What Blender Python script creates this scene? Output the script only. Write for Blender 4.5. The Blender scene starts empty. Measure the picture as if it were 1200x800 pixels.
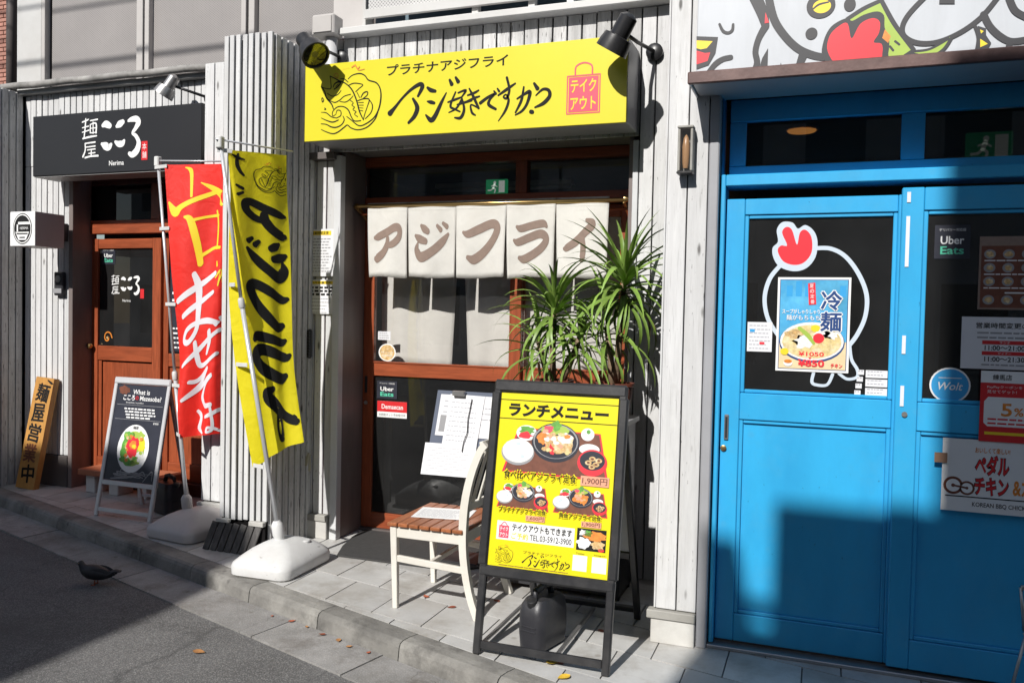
# Street front of three small eating places, rebuilt in metric coordinates.
# X runs along the facades (right), Y goes into the buildings, Z up; the camera stands at X=0, Y=0.
import bpy, bmesh, math, random
from mathutils import Vector, Matrix
from mathutils.geometry import tessellate_polygon
random.seed(7)
R = random.Random(11)
sc = bpy.context.scene
COL = sc.collection

# ---------------------------------------------------------------- camera, sky, sun, exposure
def rot_world_to_cam(yaw, pitch, roll):
    W = Matrix(((1, 0, 0), (0, 0, -1), (0, 1, 0)))
    cy, sy, cp, sp, cr, sr = math.cos(yaw), math.sin(yaw), math.cos(pitch), math.sin(pitch), math.cos(roll), math.sin(roll)
    return Matrix(((cr, -sr, 0), (sr, cr, 0), (0, 0, 1))) @ Matrix(((1, 0, 0), (0, cp, -sp), (0, sp, cp))) @ Matrix(((cy, 0, sy), (0, 1, 0), (-sy, 0, cy))) @ W
cam = bpy.data.cameras.new('camera')
cam_o = bpy.data.objects.new('camera', cam); COL.objects.link(cam_o)
_m = rot_world_to_cam(math.radians(20.3), math.radians(1.75), math.radians(1.22))
cam_o.matrix_world = Matrix((( _m[0][0], -_m[1][0], -_m[2][0], 0), (_m[0][1], -_m[1][1], -_m[2][1], 0), (_m[0][2], -_m[1][2], -_m[2][2], 1.55), (0, 0, 0, 1)))
cam.sensor_width = 36; cam.lens = 985 / 1200 * 36; cam.clip_start = .05; cam.clip_end = 400
sc.camera = cam_o
SUN = Vector((.15, 1, -.79))                     # the way the sunlight travels
world = bpy.data.worlds.new('World'); sc.world = world; world.use_nodes = True
_n = world.node_tree.nodes; _l = world.node_tree.links
_sky = _n.new('ShaderNodeTexSky'); _sky.sky_type = 'NISHITA'; _sky.sun_disc = False
_sky.sun_elevation = math.radians(38); _sky.sun_rotation = math.radians(188.5)
_l.new(_sky.outputs[0], _n['Background'].inputs[0]); _n['Background'].inputs[1].default_value = .07
sun = bpy.data.lights.new('sun', 'SUN'); sun.energy = 4.4; sun.angle = math.radians(.53); sun.color = (1, .97, .925)
sun_o = bpy.data.objects.new('sun', sun); COL.objects.link(sun_o)
sun_o.rotation_euler = SUN.to_track_quat('-Z', 'Y').to_euler(); sun_o.location = (0, -20, 20)
sc.view_settings.view_transform = 'Standard'; sc.view_settings.look = 'None'
sc.view_settings.exposure = .28; sc.view_settings.gamma = 1
sc.render.engine = 'CYCLES'; sc.cycles.use_denoising = True; sc.cycles.max_bounces = 8; sc.cycles.transparent_max_bounces = 16
sc.cycles.caustics_reflective = False; sc.cycles.caustics_refractive = False

# ---------------------------------------------------------------- materials
def lin(c):
    return tuple(((v / 255 + .055) / 1.055) ** 2.4 if v > 10 else v / 255 / 12.92 for v in c)
MATS = {}
def surf(name, col, rough=.6, metal=0, var=.1, nscale=6, stretch=(1, 1, 1), bump=.12, bscale=70, dirt=None, dirtamt=.5, dirtscale=1.6, rnd=.05, spec=.5, emit=0, knots=False, speck=0, flecks=None, stain=None, wrinkle=0, cracks=None, thin=0):
    m = bpy.data.materials.new(name); m.use_nodes = True; nt = m.node_tree; N = nt.nodes; L = nt.links; b = N['Principled BSDF']
    tc = N.new('ShaderNodeTexCoord'); oi = N.new('ShaderNodeObjectInfo')
    mul = N.new('ShaderNodeMath'); mul.operation = 'MULTIPLY'; mul.inputs[1].default_value = 43.7; L.new(oi.outputs['Random'], mul.inputs[0])
    add = N.new('ShaderNodeVectorMath'); add.operation = 'ADD'; L.new(tc.outputs['Object'], add.inputs[0]); L.new(mul.outputs[0], add.inputs[1])
    mp = N.new('ShaderNodeMapping'); mp.inputs['Scale'].default_value = stretch; L.new(add.outputs[0], mp.inputs[0])
    n1 = N.new('ShaderNodeTexNoise'); n1.inputs['Scale'].default_value = nscale; n1.inputs['Detail'].default_value = 7; n1.inputs['Roughness'].default_value = .62; L.new(mp.outputs[0], n1.inputs[0])
    r1 = N.new('ShaderNodeMapRange'); r1.inputs[1].default_value = .3; r1.inputs[2].default_value = .7; r1.inputs[3].default_value = 1 - var; r1.inputs[4].default_value = 1 + var * .6; L.new(n1.outputs[0], r1.inputs[0])
    rr = N.new('ShaderNodeMapRange'); rr.inputs[3].default_value = 1 - rnd; rr.inputs[4].default_value = 1 + rnd; L.new(oi.outputs['Random'], rr.inputs[0])
    mm = N.new('ShaderNodeMath'); mm.operation = 'MULTIPLY'; L.new(r1.outputs[0], mm.inputs[0]); L.new(rr.outputs[0], mm.inputs[1])
    base = N.new('ShaderNodeVectorMath'); base.operation = 'SCALE'; base.inputs[0].default_value = col[:3]; L.new(mm.outputs[0], base.inputs['Scale'])
    out = base.outputs[0]
    def mixin(fac, c):
        nonlocal out
        mx = N.new('ShaderNodeMix'); mx.data_type = 'RGBA'; L.new(fac, mx.inputs[0]); L.new(out, mx.inputs[6]); mx.inputs[7].default_value = (*c[:3], 1); out = mx.outputs[2]
    if dirt:
        n2 = N.new('ShaderNodeTexNoise'); n2.inputs['Scale'].default_value = dirtscale; n2.inputs['Detail'].default_value = 8; n2.inputs['Roughness'].default_value = .68; L.new(mp.outputs[0], n2.inputs[0])
        r2 = N.new('ShaderNodeMapRange'); r2.inputs[1].default_value = .46; r2.inputs[2].default_value = .74; r2.inputs[4].default_value = dirtamt; L.new(n2.outputs[0], r2.inputs[0]); mixin(r2.outputs[0], dirt)
    if knots:
        mk = N.new('ShaderNodeMapping'); mk.inputs['Scale'].default_value = (11, 11, 3.2); L.new(add.outputs[0], mk.inputs[0])
        v = N.new('ShaderNodeTexVoronoi'); v.inputs['Scale'].default_value = 1; L.new(mk.outputs[0], v.inputs[0])
        r3 = N.new('ShaderNodeMapRange'); r3.inputs[1].default_value = .05; r3.inputs[2].default_value = .12; r3.inputs[3].default_value = .85; r3.inputs[4].default_value = 0; L.new(v.outputs['Distance'], r3.inputs[0]); mixin(r3.outputs[0], (.05, .045, .04))
        ms = N.new('ShaderNodeMapping'); ms.inputs['Scale'].default_value = (230, 230, 5); L.new(add.outputs[0], ms.inputs[0])
        n4 = N.new('ShaderNodeTexNoise'); n4.inputs['Scale'].default_value = 1; n4.inputs['Detail'].default_value = 4; L.new(ms.outputs[0], n4.inputs[0])
        r4 = N.new('ShaderNodeMapRange'); r4.inputs[1].default_value = .6; r4.inputs[2].default_value = .72; r4.inputs[4].default_value = .5; L.new(n4.outputs[0], r4.inputs[0]); mixin(r4.outputs[0], (.2, .19, .18))
    if speck:
        v = N.new('ShaderNodeTexVoronoi'); v.inputs['Scale'].default_value = 230; L.new(tc.outputs['Object'], v.inputs[0])
        sp = N.new('ShaderNodeSeparateColor'); L.new(v.outputs['Color'], sp.inputs[0])
        r5 = N.new('ShaderNodeMapRange'); r5.inputs[1].default_value = .55; r5.inputs[2].default_value = 1; r5.inputs[4].default_value = speck; L.new(sp.outputs[0], r5.inputs[0]); mixin(r5.outputs[0], (.5, .49, .47))
    if flecks:                                       # short dark splits, chips or scuffs: colour, amount, stretch, threshold
        fc, fa, fst, ft = flecks; mf_ = N.new('ShaderNodeMapping'); mf_.inputs['Scale'].default_value = fst; L.new(add.outputs[0], mf_.inputs[0])
        nf = N.new('ShaderNodeTexNoise'); nf.inputs['Scale'].default_value = 1; nf.inputs['Detail'].default_value = 3; L.new(mf_.outputs[0], nf.inputs[0])
        rf = N.new('ShaderNodeMapRange'); rf.inputs[1].default_value = ft; rf.inputs[2].default_value = ft + .05; rf.inputs[4].default_value = fa; L.new(nf.outputs[0], rf.inputs[0]); mixin(rf.outputs[0], fc)
    if cracks:                                       # hairline cracks along warped cell edges
        ge2 = N.new('ShaderNodeNewGeometry'); nc = N.new('ShaderNodeTexNoise'); nc.inputs['Scale'].default_value = 3; nc.inputs['Detail'].default_value = 6; L.new(ge2.outputs['Position'], nc.inputs[0])
        av = N.new('ShaderNodeVectorMath'); av.operation = 'MULTIPLY_ADD'; L.new(nc.outputs['Color'], av.inputs[0]); av.inputs[1].default_value = (.5, .5, 0); L.new(ge2.outputs['Position'], av.inputs[2])
        vc = N.new('ShaderNodeTexVoronoi'); vc.feature = 'DISTANCE_TO_EDGE'; vc.inputs['Scale'].default_value = cracks[1]; L.new(av.outputs[0], vc.inputs[0]); rc = N.new('ShaderNodeMapRange'); rc.inputs[1].default_value = .001; rc.inputs[2].default_value = .006; rc.inputs[3].default_value = .4; rc.inputs[4].default_value = 0; L.new(vc.outputs['Distance'], rc.inputs[0]); mixin(rc.outputs[0], cracks[0])
    if stain:                                        # blots that run across neighbouring pieces, and small spots
        sc_, sa, scale = stain; ge = N.new('ShaderNodeNewGeometry')
        ns_ = N.new('ShaderNodeTexNoise'); ns_.inputs['Scale'].default_value = scale; ns_.inputs['Detail'].default_value = 9; ns_.inputs['Roughness'].default_value = .72; L.new(ge.outputs['Position'], ns_.inputs[0])
        rs = N.new('ShaderNodeMapRange'); rs.inputs[1].default_value = .5; rs.inputs[2].default_value = .68; rs.inputs[4].default_value = sa; L.new(ns_.outputs[0], rs.inputs[0]); mixin(rs.outputs[0], sc_)
        vs_ = N.new('ShaderNodeTexVoronoi'); vs_.inputs['Scale'].default_value = 5.5; L.new(ge.outputs['Position'], vs_.inputs[0]); rv = N.new('ShaderNodeMapRange'); rv.inputs[1].default_value = .05; rv.inputs[2].default_value = .11; rv.inputs[3].default_value = sa * .8; rv.inputs[4].default_value = 0; L.new(vs_.outputs['Distance'], rv.inputs[0]); mixin(rv.outputs[0], sc_)
    L.new(out, b.inputs['Base Color'])
    b.inputs['Roughness'].default_value = rough; b.inputs['Metallic'].default_value = metal; b.inputs['Specular IOR Level'].default_value = spec
    if bump:
        mb = N.new('ShaderNodeMapping'); mb.inputs['Scale'].default_value = stretch; L.new(add.outputs[0], mb.inputs[0])
        n3 = N.new('ShaderNodeTexNoise'); n3.inputs['Scale'].default_value = bscale; n3.inputs['Detail'].default_value = 4; L.new(mb.outputs[0], n3.inputs[0])
        bp = N.new('ShaderNodeBump'); bp.inputs['Strength'].default_value = bump; bp.inputs['Distance'].default_value = .004; L.new(n3.outputs[0], bp.inputs['Height']); L.new(bp.outputs[0], b.inputs['Normal'])
        if wrinkle:
            nw = N.new('ShaderNodeTexNoise'); nw.inputs['Scale'].default_value = 7; nw.inputs['Detail'].default_value = 3; nw.inputs['Distortion'].default_value = 1.2; L.new(add.outputs[0], nw.inputs[0]); bw = N.new('ShaderNodeBump'); bw.inputs['Strength'].default_value = wrinkle; bw.inputs['Distance'].default_value = .03; L.new(nw.outputs[0], bw.inputs['Height']); L.new(bw.outputs[0], bp.inputs['Normal'])
    if emit:
        b.inputs['Emission Color'].default_value = (*col[:3], 1); b.inputs['Emission Strength'].default_value = emit
    if thin:                                         # cloth that lets some light through
        tr = N.new('ShaderNodeBsdfTranslucent'); L.new(out, tr.inputs[0]); ms2 = N.new('ShaderNodeMixShader'); ms2.inputs[0].default_value = thin
        L.new(b.outputs[0], ms2.inputs[1]); L.new(tr.outputs[0], ms2.inputs[2]); L.new(ms2.outputs[0], N['Material Output'].inputs[0])
    MATS[name] = m
    return m
def glass(name, tint=(.9, .92, .92), refl=1.0, ior=1.5, dust=.035):
    m = bpy.data.materials.new(name); m.use_nodes = True; nt = m.node_tree; N = nt.nodes; L = nt.links; N.remove(N['Principled BSDF'])
    t = N.new('ShaderNodeBsdfTransparent'); t.inputs[0].default_value = (*tint, 1)
    g = N.new('ShaderNodeBsdfGlossy'); g.inputs['Roughness'].default_value = .015; g.inputs[0].default_value = (refl, refl, refl, 1)
    f = N.new('ShaderNodeFresnel'); f.inputs[0].default_value = ior
    nz = N.new('ShaderNodeTexNoise'); nz.inputs['Scale'].default_value = 2.5; bp = N.new('ShaderNodeBump'); bp.inputs['Strength'].default_value = .03; L.new(nz.outputs[0], bp.inputs['Height']); L.new(bp.outputs[0], g.inputs['Normal'])
    mx = N.new('ShaderNodeMixShader'); L.new(f.outputs[0], mx.inputs[0])
    df = N.new('ShaderNodeBsdfDiffuse'); df.inputs[0].default_value = (.5, .5, .5, 1); nd = N.new('ShaderNodeTexNoise'); nd.inputs['Scale'].default_value = 3.5; nd.inputs['Detail'].default_value = 8; rd = N.new('ShaderNodeMapRange'); rd.inputs[1].default_value = .3; rd.inputs[2].default_value = .75; rd.inputs[3].default_value = dust * .6; rd.inputs[4].default_value = dust; L.new(nd.outputs[0], rd.inputs[0])
    md = N.new('ShaderNodeMixShader'); L.new(rd.outputs[0], md.inputs[0]); L.new(t.outputs[0], md.inputs[1]); L.new(df.outputs[0], md.inputs[2]); L.new(md.outputs[0], mx.inputs[1]); L.new(g.outputs[0], mx.inputs[2]); L.new(mx.outputs[0], N['Material Output'].inputs[0])
    MATS[name] = m
    return m
def lattice(name, col, dark, sx, sz, rough=.55):
    # fine woven screen too far away to tell its wires apart
    m = surf(name, col, rough, var=.08, nscale=2, dirt=(.2, .19, .19), dirtamt=.35); nt = m.node_tree; N = nt.nodes; L = nt.links; b = N['Principled BSDF']
    tc = N.new('ShaderNodeTexCoord'); mp = N.new('ShaderNodeMapping'); mp.inputs['Scale'].default_value = (sx, sx, sz); L.new(tc.outputs['Object'], mp.inputs[0])
    sep = N.new('ShaderNodeSeparateXYZ'); L.new(mp.outputs[0], sep.inputs[0])
    def s(o):
        a = N.new('ShaderNodeMath'); a.operation = 'SINE'; L.new(o, a.inputs[0]); return a.outputs[0]
    mu = N.new('ShaderNodeMath'); mu.operation = 'MULTIPLY'; L.new(s(sep.outputs[0]), mu.inputs[0]); L.new(s(sep.outputs[2]), mu.inputs[1])
    r = N.new('ShaderNodeMapRange'); r.inputs[1].default_value = .1; r.inputs[2].default_value = .6; r.inputs[4].default_value = .7; L.new(mu.outputs[0], r.inputs[0])
    mx = N.new('ShaderNodeMix'); mx.data_type = 'RGBA'; L.new(r.outputs[0], mx.inputs[0]); L.new(b.inputs['Base Color'].links[0].from_socket, mx.inputs[6]); mx.inputs[7].default_value = (*dark, 1); L.new(mx.outputs[2], b.inputs['Base Color'])
    return m
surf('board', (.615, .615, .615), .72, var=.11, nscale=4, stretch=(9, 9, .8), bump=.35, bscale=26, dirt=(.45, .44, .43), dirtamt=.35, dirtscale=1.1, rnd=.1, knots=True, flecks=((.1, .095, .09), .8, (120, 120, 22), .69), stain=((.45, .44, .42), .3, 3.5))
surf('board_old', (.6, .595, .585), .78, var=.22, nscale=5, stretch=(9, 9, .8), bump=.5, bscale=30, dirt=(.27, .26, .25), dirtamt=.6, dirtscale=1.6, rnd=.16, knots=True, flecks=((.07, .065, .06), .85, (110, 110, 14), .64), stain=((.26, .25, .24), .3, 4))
surf('gap', (.012, .011, .011), .9, var=.3, spec=.1)
surf('gap_red', (.16, .045, .035), .8, var=.3)
surf('plinth', (.55, .54, .51), .7, var=.12, nscale=9, dirt=(.3, .27, .23), dirtamt=.5, dirtscale=3)
surf('plinth_cap', (.36, .35, .32), .75, var=.15, nscale=9, dirt=(.18, .17, .15), dirtamt=.6, dirtscale=3)
surf('trim_white', (.62, .63, .64), .4, var=.05, nscale=3, bump=.04, dirt=(.4, .39, .37), dirtamt=.4)
surf('trim_grey', (.36, .365, .385), .38, var=.06, nscale=3, bump=.04, dirt=(.22, .21, .21), dirtamt=.4)
surf('trim_dark', (.11, .095, .09), .5, var=.12, nscale=4, bump=.08)
surf('reveal', (.2, .165, .155), .5, var=.12, nscale=4, stretch=(3, 3, .6), bump=.08, dirt=(.1, .08, .075), dirtamt=.5)
surf('soffit', (.3, .3, .295), .5, var=.08, nscale=3, bump=.05, dirt=(.15, .14, .13), dirtamt=.4)
surf('wood_v', (.32, .074, .028), .36, var=.36, nscale=7, stretch=(8, 8, .7), bump=.12, bscale=30, dirt=(.2, .045, .018), dirtamt=.6, dirtscale=1.3, rnd=.08)
surf('wood_h', (.32, .074, .028), .36, var=.36, nscale=7, stretch=(.7, 8, 8), bump=.12, bscale=30, dirt=(.2, .045, .018), dirtamt=.6, dirtscale=1.3, rnd=.08)
surf('wood_dark', (.085, .022, .013), .45, var=.25, nscale=7, stretch=(1, 6, 6), bump=.1)
surf('seat_wood', (.33, .115, .045), .4, var=.3, nscale=8, stretch=(9, .9, 9), bump=.15, bscale=30, rnd=.14)
surf('plank_wood', (.52, .26, .065), .5, var=.22, nscale=5, stretch=(8, 8, .8), bump=.15, bscale=24, dirt=(.36, .15, .03), dirtamt=.5, dirtscale=1.5)
surf('step_wood', (.46, .16, .08), .55, var=.2, nscale=6, stretch=(.8, 8, 8), dirt=(.25, .1, .06), dirtamt=.4)
surf('blue', (.034, .375, .69), .36, var=.09, nscale=3, stretch=(1.5, 1.5, .6), bump=.07, bscale=40, dirt=(.022, .28, .57), dirtamt=.6, dirtscale=2.4, rnd=.04, flecks=((.012, .12, .26), .7, (70, 70, 30), .73), stain=((.06, .36, .62), .5, 5))
surf('blue_line', (.015, .15, .32), .5, var=.1)
surf('sign_yellow', (.71, .63, .03), .33, var=.04, nscale=2, bump=.02, dirt=(.74, .62, .05), dirtamt=.35, dirtscale=1.2)
surf('poster_yellow', (.77, .665, .012), .3, var=.03, nscale=3, bump=.03, bscale=8)
surf('sign_black', (.02, .02, .022), .38, var=.1, nscale=2, bump=.02)
surf('ink', (.014, .014, .014), .7, var=.1, bump=0, spec=.2)
surf('print_red', (.62, .025, .03), .4, var=.05, bump=0)
surf('print_pink', (.72, .08, .13), .4, var=.05, bump=0)
surf('print_white', (.8, .8, .79), .4, var=.03, bump=0)
surf('print_faint', (.42, .42, .45), .6, var=.05, bump=0)
surf('print_grey', (.3, .3, .31), .5, var=.05, bump=0)
surf('print_yellow', (.85, .62, .03), .4, var=.04, bump=0)
surf('print_green', (.12, .36, .05), .45, var=.3, nscale=60, bump=0)
surf('print_orange', (.72, .24, .035), .45, var=.3, nscale=50, bump=0)
surf('print_brown', (.17, .055, .03), .45, var=.3, nscale=30, bump=0)
surf('print_fry', (.6, .38, .15), .5, var=.45, nscale=70, bump=0, dirt=(.85, .75, .5), dirtamt=.9, dirtscale=40)
surf('print_rice', (.78, .77, .74), .5, var=.2, nscale=110, bump=0)
surf('print_noodle', (.72, .56, .25), .5, var=.35, nscale=60, bump=0, dirt=(.85, .78, .6), dirtamt=.8, dirtscale=22)
surf('print_navy', (.02, .06, .2), .4, var=.08, bump=0)
surf('print_sky', (.11, .45, .72), .35, var=.35, nscale=7, bump=0, dirt=(.02, .27, .58), dirtamt=.9, dirtscale=5)
surf('print_sand', (.76, .6, .36), .4, var=.1, nscale=20, bump=0)
surf('print_teal', (.1, .55, .36), .4, var=.05, bump=0)
surf('print_lightblue', (.045, .34, .68), .35, var=.06, bump=0)
surf('print_outline', (.56, .64, .72), .4, var=.04, bump=0)
surf('print_lime', (.36, .5, .08), .4, var=.08, bump=0)
surf('print_panel_red', (.8, .03, .045), .4, var=.06, nscale=3, bump=0)
surf('print_panel_black', (.028, .028, .033), .45, var=.1, bump=0)
surf('print_tan', (.25, .18, .145), .7, var=.12, nscale=30, bump=.1, bscale=300)
surf('print_dark', (.03, .032, .045), .35, var=.2, nscale=8, bump=0)
surf('print_salmon', (.75, .35, .22), .45, var=.08, bump=0)
surf('bird_panel', (.54, .565, .6), .4, var=.06, nscale=2, stretch=(3, 3, .5), bump=.05, bscale=30, dirt=(.36, .37, .38), dirtamt=.4, dirtscale=1.5)
surf('fascia_brown', (.1, .048, .042), .5, var=.2, nscale=8, dirt=(.28, .17, .15), dirtamt=.5, dirtscale=5)
surf('noren', (.86, .845, .8), .85, var=.06, nscale=9, bump=.35, bscale=420, dirt=(.74, .71, .65), dirtamt=.5, dirtscale=4, wrinkle=.16, thin=.28)
surf('curtain', (.88, .855, .8), .85, var=.06, nscale=6, bump=.3, bscale=300, wrinkle=.18, thin=.25)
surf('flag_red', (.9, .026, .016), .6, var=.06, nscale=5, bump=.25, bscale=300, wrinkle=.25, thin=.22)
surf('flag_yellow', (.88, .76, .014), .6, var=.06, nscale=5, bump=.25, bscale=300, wrinkle=.25, thin=.25)
surf('flag_glyph_yellow', (.84, .62, .02), .6, var=.05, bump=0)
surf('flag_glyph_white', (.7, .68, .72), .6, var=.05, bump=0)
surf('white_plastic', (.64, .64, .63), .42, var=.06, nscale=4, bump=.08, dirt=(.42, .4, .37), dirtamt=.5, dirtscale=3, flecks=((.3, .28, .26), .6, (25, 25, 60), .68))
surf('grey_plastic', (.52, .48, .47), .5, var=.06, nscale=4, bump=.06, dirt=(.36, .33, .32), dirtamt=.5, dirtscale=3)
surf('pole', (.62, .63, .65), .3, metal=.35, var=.05, bump=.03)
surf('black_metal', (.022, .022, .024), .36, var=.15, nscale=12, bump=.05, dirt=(.09, .085, .08), dirtamt=.35, dirtscale=6)
surf('black_plastic', (.03, .03, .035), .42, var=.12, nscale=10, bump=.12, bscale=160, dirt=(.1, .095, .09), dirtamt=.3, dirtscale=5)
surf('silver', (.66, .66, .67), .34, metal=.3, var=.06, bump=.03)
surf('steel', (.45, .44, .43), .35, metal=.8, var=.1, nscale=8)
surf('brass', (.62, .42, .18), .3, metal=.9, var=.1)
surf('chair_white', (.72, .69, .62), .45, var=.06, nscale=6, bump=.06, dirt=(.5, .45, .38), dirtamt=.4, dirtscale=4)
surf('paper', (.72, .72, .74), .7, var=.04, nscale=6, bump=.1, bscale=30)
surf('rubber_mat', (.045, .044, .043), .85, var=.2, nscale=30, bump=.5, bscale=180)
surf('asphalt', (.115, .112, .11), .88, var=.25, nscale=2.2, bump=.9, bscale=150, dirt=(.07, .068, .068), dirtamt=.8, dirtscale=.9, speck=.34, stain=((.062, .06, .058), .6, 1.1), cracks=((.03, .03, .03), .9))
surf('gutter', (.27, .26, .25), .85, var=.22, nscale=5, bump=.6, bscale=110, dirt=(.15, .145, .135), dirtamt=.8, dirtscale=2.2, rnd=.14, speck=.25, stain=((.13, .115, .1), .85, 2.6), cracks=((.06, .055, .05), 1.4))
surf('kerb', (.24, .23, .21), .85, var=.35, nscale=5, bump=.8, bscale=60, dirt=(.085, .08, .075), dirtamt=.9, dirtscale=2.6, rnd=.14, stain=((.07, .066, .06), .85, 3.2))
surf('tile', (.49, .485, .47), .6, var=.12, nscale=5, bump=.2, bscale=60, dirt=(.32, .29, .25), dirtamt=.6, dirtscale=2.2, rnd=.11, stain=((.25, .225, .19), .7, 2.4))
surf('grout', (.16, .15, .14), .9, var=.2, nscale=20)
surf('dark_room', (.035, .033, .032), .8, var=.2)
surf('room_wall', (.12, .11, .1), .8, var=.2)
surf('bulb', (1, .42, .1), .5, emit=2.2, bump=0)
surf('bulb_off', (.45, .25, .12), .3, var=.1, bump=0)
surf('exit_green', (.02, .34, .13), .4, emit=.22, bump=0)
surf('exit_white', (.7, .75, .7), .4, emit=.25, bump=0)
surf('leaf', (.18, .3, .055), .45, var=.22, nscale=6, stretch=(1, 1, 1), bump=.1, bscale=90, dirt=(.26, .3, .06), dirtamt=.5, dirtscale=9, rnd=.3)
surf('leaf_dry', (.3, .2, .07), .6, var=.25, nscale=8, rnd=.2)
surf('trunk', (.23, .16, .1), .8, var=.3, nscale=20, stretch=(1, 1, 4), bump=.6, bscale=50)
surf('pot', (.18, .05, .03), .6, var=.15, nscale=10)
surf('skirt_shade', (.075, .07, .068), .8, var=.3, nscale=5, stretch=(9, 9, .8), bump=.4, dirt=(.2, .19, .18), dirtamt=.6, dirtscale=3, rnd=.2)  # grey boards darkened in colour for the shade at the pier foot
surf('soil', (.05, .035, .025), .95, var=.3, nscale=60)
surf('fallen_yellow', (.62, .4, .04), .6, var=.2, nscale=30, rnd=.15)
surf('fallen_red', (.34, .09, .045), .65, var=.3, nscale=30, rnd=.3)
surf('fallen_brown', (.42, .2, .07), .65, var=.3, nscale=30, rnd=.2)
surf('feather', (.022, .021, .024), .55, var=.35, nscale=30, bump=.4, bscale=120)
surf('upper_frame', (.5, .475, .455), .45, var=.06, nscale=3, bump=.05, dirt=(.33, .3, .28), dirtamt=.4)
surf('upper_white', (.56, .555, .54), .5, var=.06, nscale=3, bump=.05, dirt=(.4, .38, .35), dirtamt=.5)
surf('louver', (.13, .19, .23), .4, var=.1, bump=.05)
surf('gutter_pipe', (.3, .29, .275), .7, var=.4, nscale=6, bump=.4, bscale=40, dirt=(.06, .055, .05), dirtamt=.95, dirtscale=4)
surf('brick_pink', (.42, .2, .15), .7, var=.12, nscale=14, rnd=.12)
surf('mortar', (.12, .1, .1), .9)
surf('opposite_wall', (.55, .54, .52), .8, var=.12, nscale=1.2, dirt=(.25, .24, .23), dirtamt=.5)
surf('opposite_glass', (.03, .035, .04), .1, var=.1, bump=0)
surf('cable', (.02, .02, .02), .6, bump=0)
surf('tape_white', (.68, .7, .74), .6, var=.05)
surf('tape_brown', (.24, .14, .09), .5, var=.05)
surf('clip_blue', (.12, .14, .19), .4, var=.1)
surf('cream_box', (.4, .37, .28), .6, var=.1)
lattice('screen', (.31, .29, .28), (.17, .155, .15), 240, 330)
lattice('perforated', (.62, .61, .6), (.1, .1, .1), 260, 260)
glass('clear_glass', (1, 1, 1), dust=.02); glass('dark_glass', (.3, .3, .3)); glass('black_glass', (.04, .04, .04)); glass('lens', (.6, .62, .4), 1, 1.6)

# ---------------------------------------------------------------- mesh helpers
WL = {}
def where(o):
    return WL.get(o.name, Vector((0, 0, 0))) if o else Vector((0, 0, 0))
def tag(o, label=None, cat=None, group=None, kind=None):
    if label: o['label'] = label
    if cat: o['category'] = cat
    if group: o['group'] = group
    if kind: o['kind'] = kind
    return o
def thing(name, label, cat, loc=(0, 0, 0), rz=0, group=None, rx=0):
    o = bpy.data.objects.new(name, None); COL.objects.link(o); o.empty_display_size = .1
    o.location = loc; o.rotation_euler = (rx, 0, rz)
    # upright things are written in world coordinates, turned ones in their own
    WL[o.name] = Vector((0, 0, 0)) if (rz or rx) else Vector(loc)
    return tag(o, label, cat, group)
def link(name, me, parent, at):
    o = bpy.data.objects.new(name, me); COL.objects.link(o)
    o.location = Vector(at) - where(parent); WL[o.name] = Vector(at)
    if parent: o.parent = parent
    return o
def add(name, verts, faces, mats, parent=None, smooth=False, fm=None):
    vs = [Vector(v) for v in verts]
    lo = Vector([min(v[i] for v in vs) for i in range(3)]); hi = Vector([max(v[i] for v in vs) for i in range(3)]); c = (lo + hi) / 2
    me = bpy.data.meshes.new(name); me.from_pydata([v - c for v in vs], [], faces)
    if isinstance(mats, str): mats = [mats]
    for k in mats: me.materials.append(MATS[k])
    if fm:
        for p, i in zip(me.polygons, fm): p.material_index = i
    if smooth:
        for p in me.polygons: p.use_smooth = True
    me.update()
    return link(name, me, parent, c)
BOXES = {}
def box(name, x0, x1, y0, y1, z0, z1, m, parent=None, bev=.003):
    d = (round(abs(x1 - x0), 4), round(abs(y1 - y0), 4), round(abs(z1 - z0), 4))
    key = (d, m, bev)
    if key not in BOXES:
        bm = bmesh.new(); bmesh.ops.create_cube(bm, size=1)
        for v in bm.verts: v.co = Vector((v.co.x * d[0], v.co.y * d[1], v.co.z * d[2]))
        if bev: bmesh.ops.bevel(bm, geom=bm.edges[:], offset=min(bev, min(d) * .3), segments=1, affect='EDGES')
        me = bpy.data.meshes.new(name); bm.to_mesh(me); bm.free(); me.materials.append(MATS[m]); BOXES[key] = me
    return link(name, BOXES[key], parent, ((x0 + x1) / 2, (y0 + y1) / 2, (z0 + z1) / 2))
def bar(name, a, b, w, d, m, parent=None, side=(0, 1, 0), bev=.003, taper=1):
    # squared bar between two points; w across, d along "side"
    a, b = Vector(a), Vector(b); t = (b - a).normalized(); s = Vector(side); s = (s - t * s.dot(t)).normalized(); u = t.cross(s)
    bm = bmesh.new(); vs = []
    for p, k in ((a, 1), (b, taper)):
        for i, j in ((-1, -1), (1, -1), (1, 1), (-1, 1)): vs.append(bm.verts.new(p + u * (i * w / 2 * k) + s * (j * d / 2 * k)))
    for f in ((3, 2, 1, 0), (4, 5, 6, 7), (0, 1, 5, 4), (1, 2, 6, 5), (2, 3, 7, 6), (3, 0, 4, 7)): bm.faces.new([vs[i] for i in f])
    bmesh.ops.recalc_face_normals(bm, faces=bm.faces[:])
    if bev: bmesh.ops.bevel(bm, geom=bm.edges[:], offset=min(bev, min(w, d) * .3), segments=1, affect='EDGES')
    return from_bm(name, bm, m, parent)
def from_bm(name, bm, m, parent=None, smooth=False):
    bm.verts.ensure_lookup_table(); bm.verts.index_update()
    o = add(name, [v.co.copy() for v in bm.verts], [[v.index for v in f.verts] for f in bm.faces], m, parent, smooth); bm.free(); return o
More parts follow.
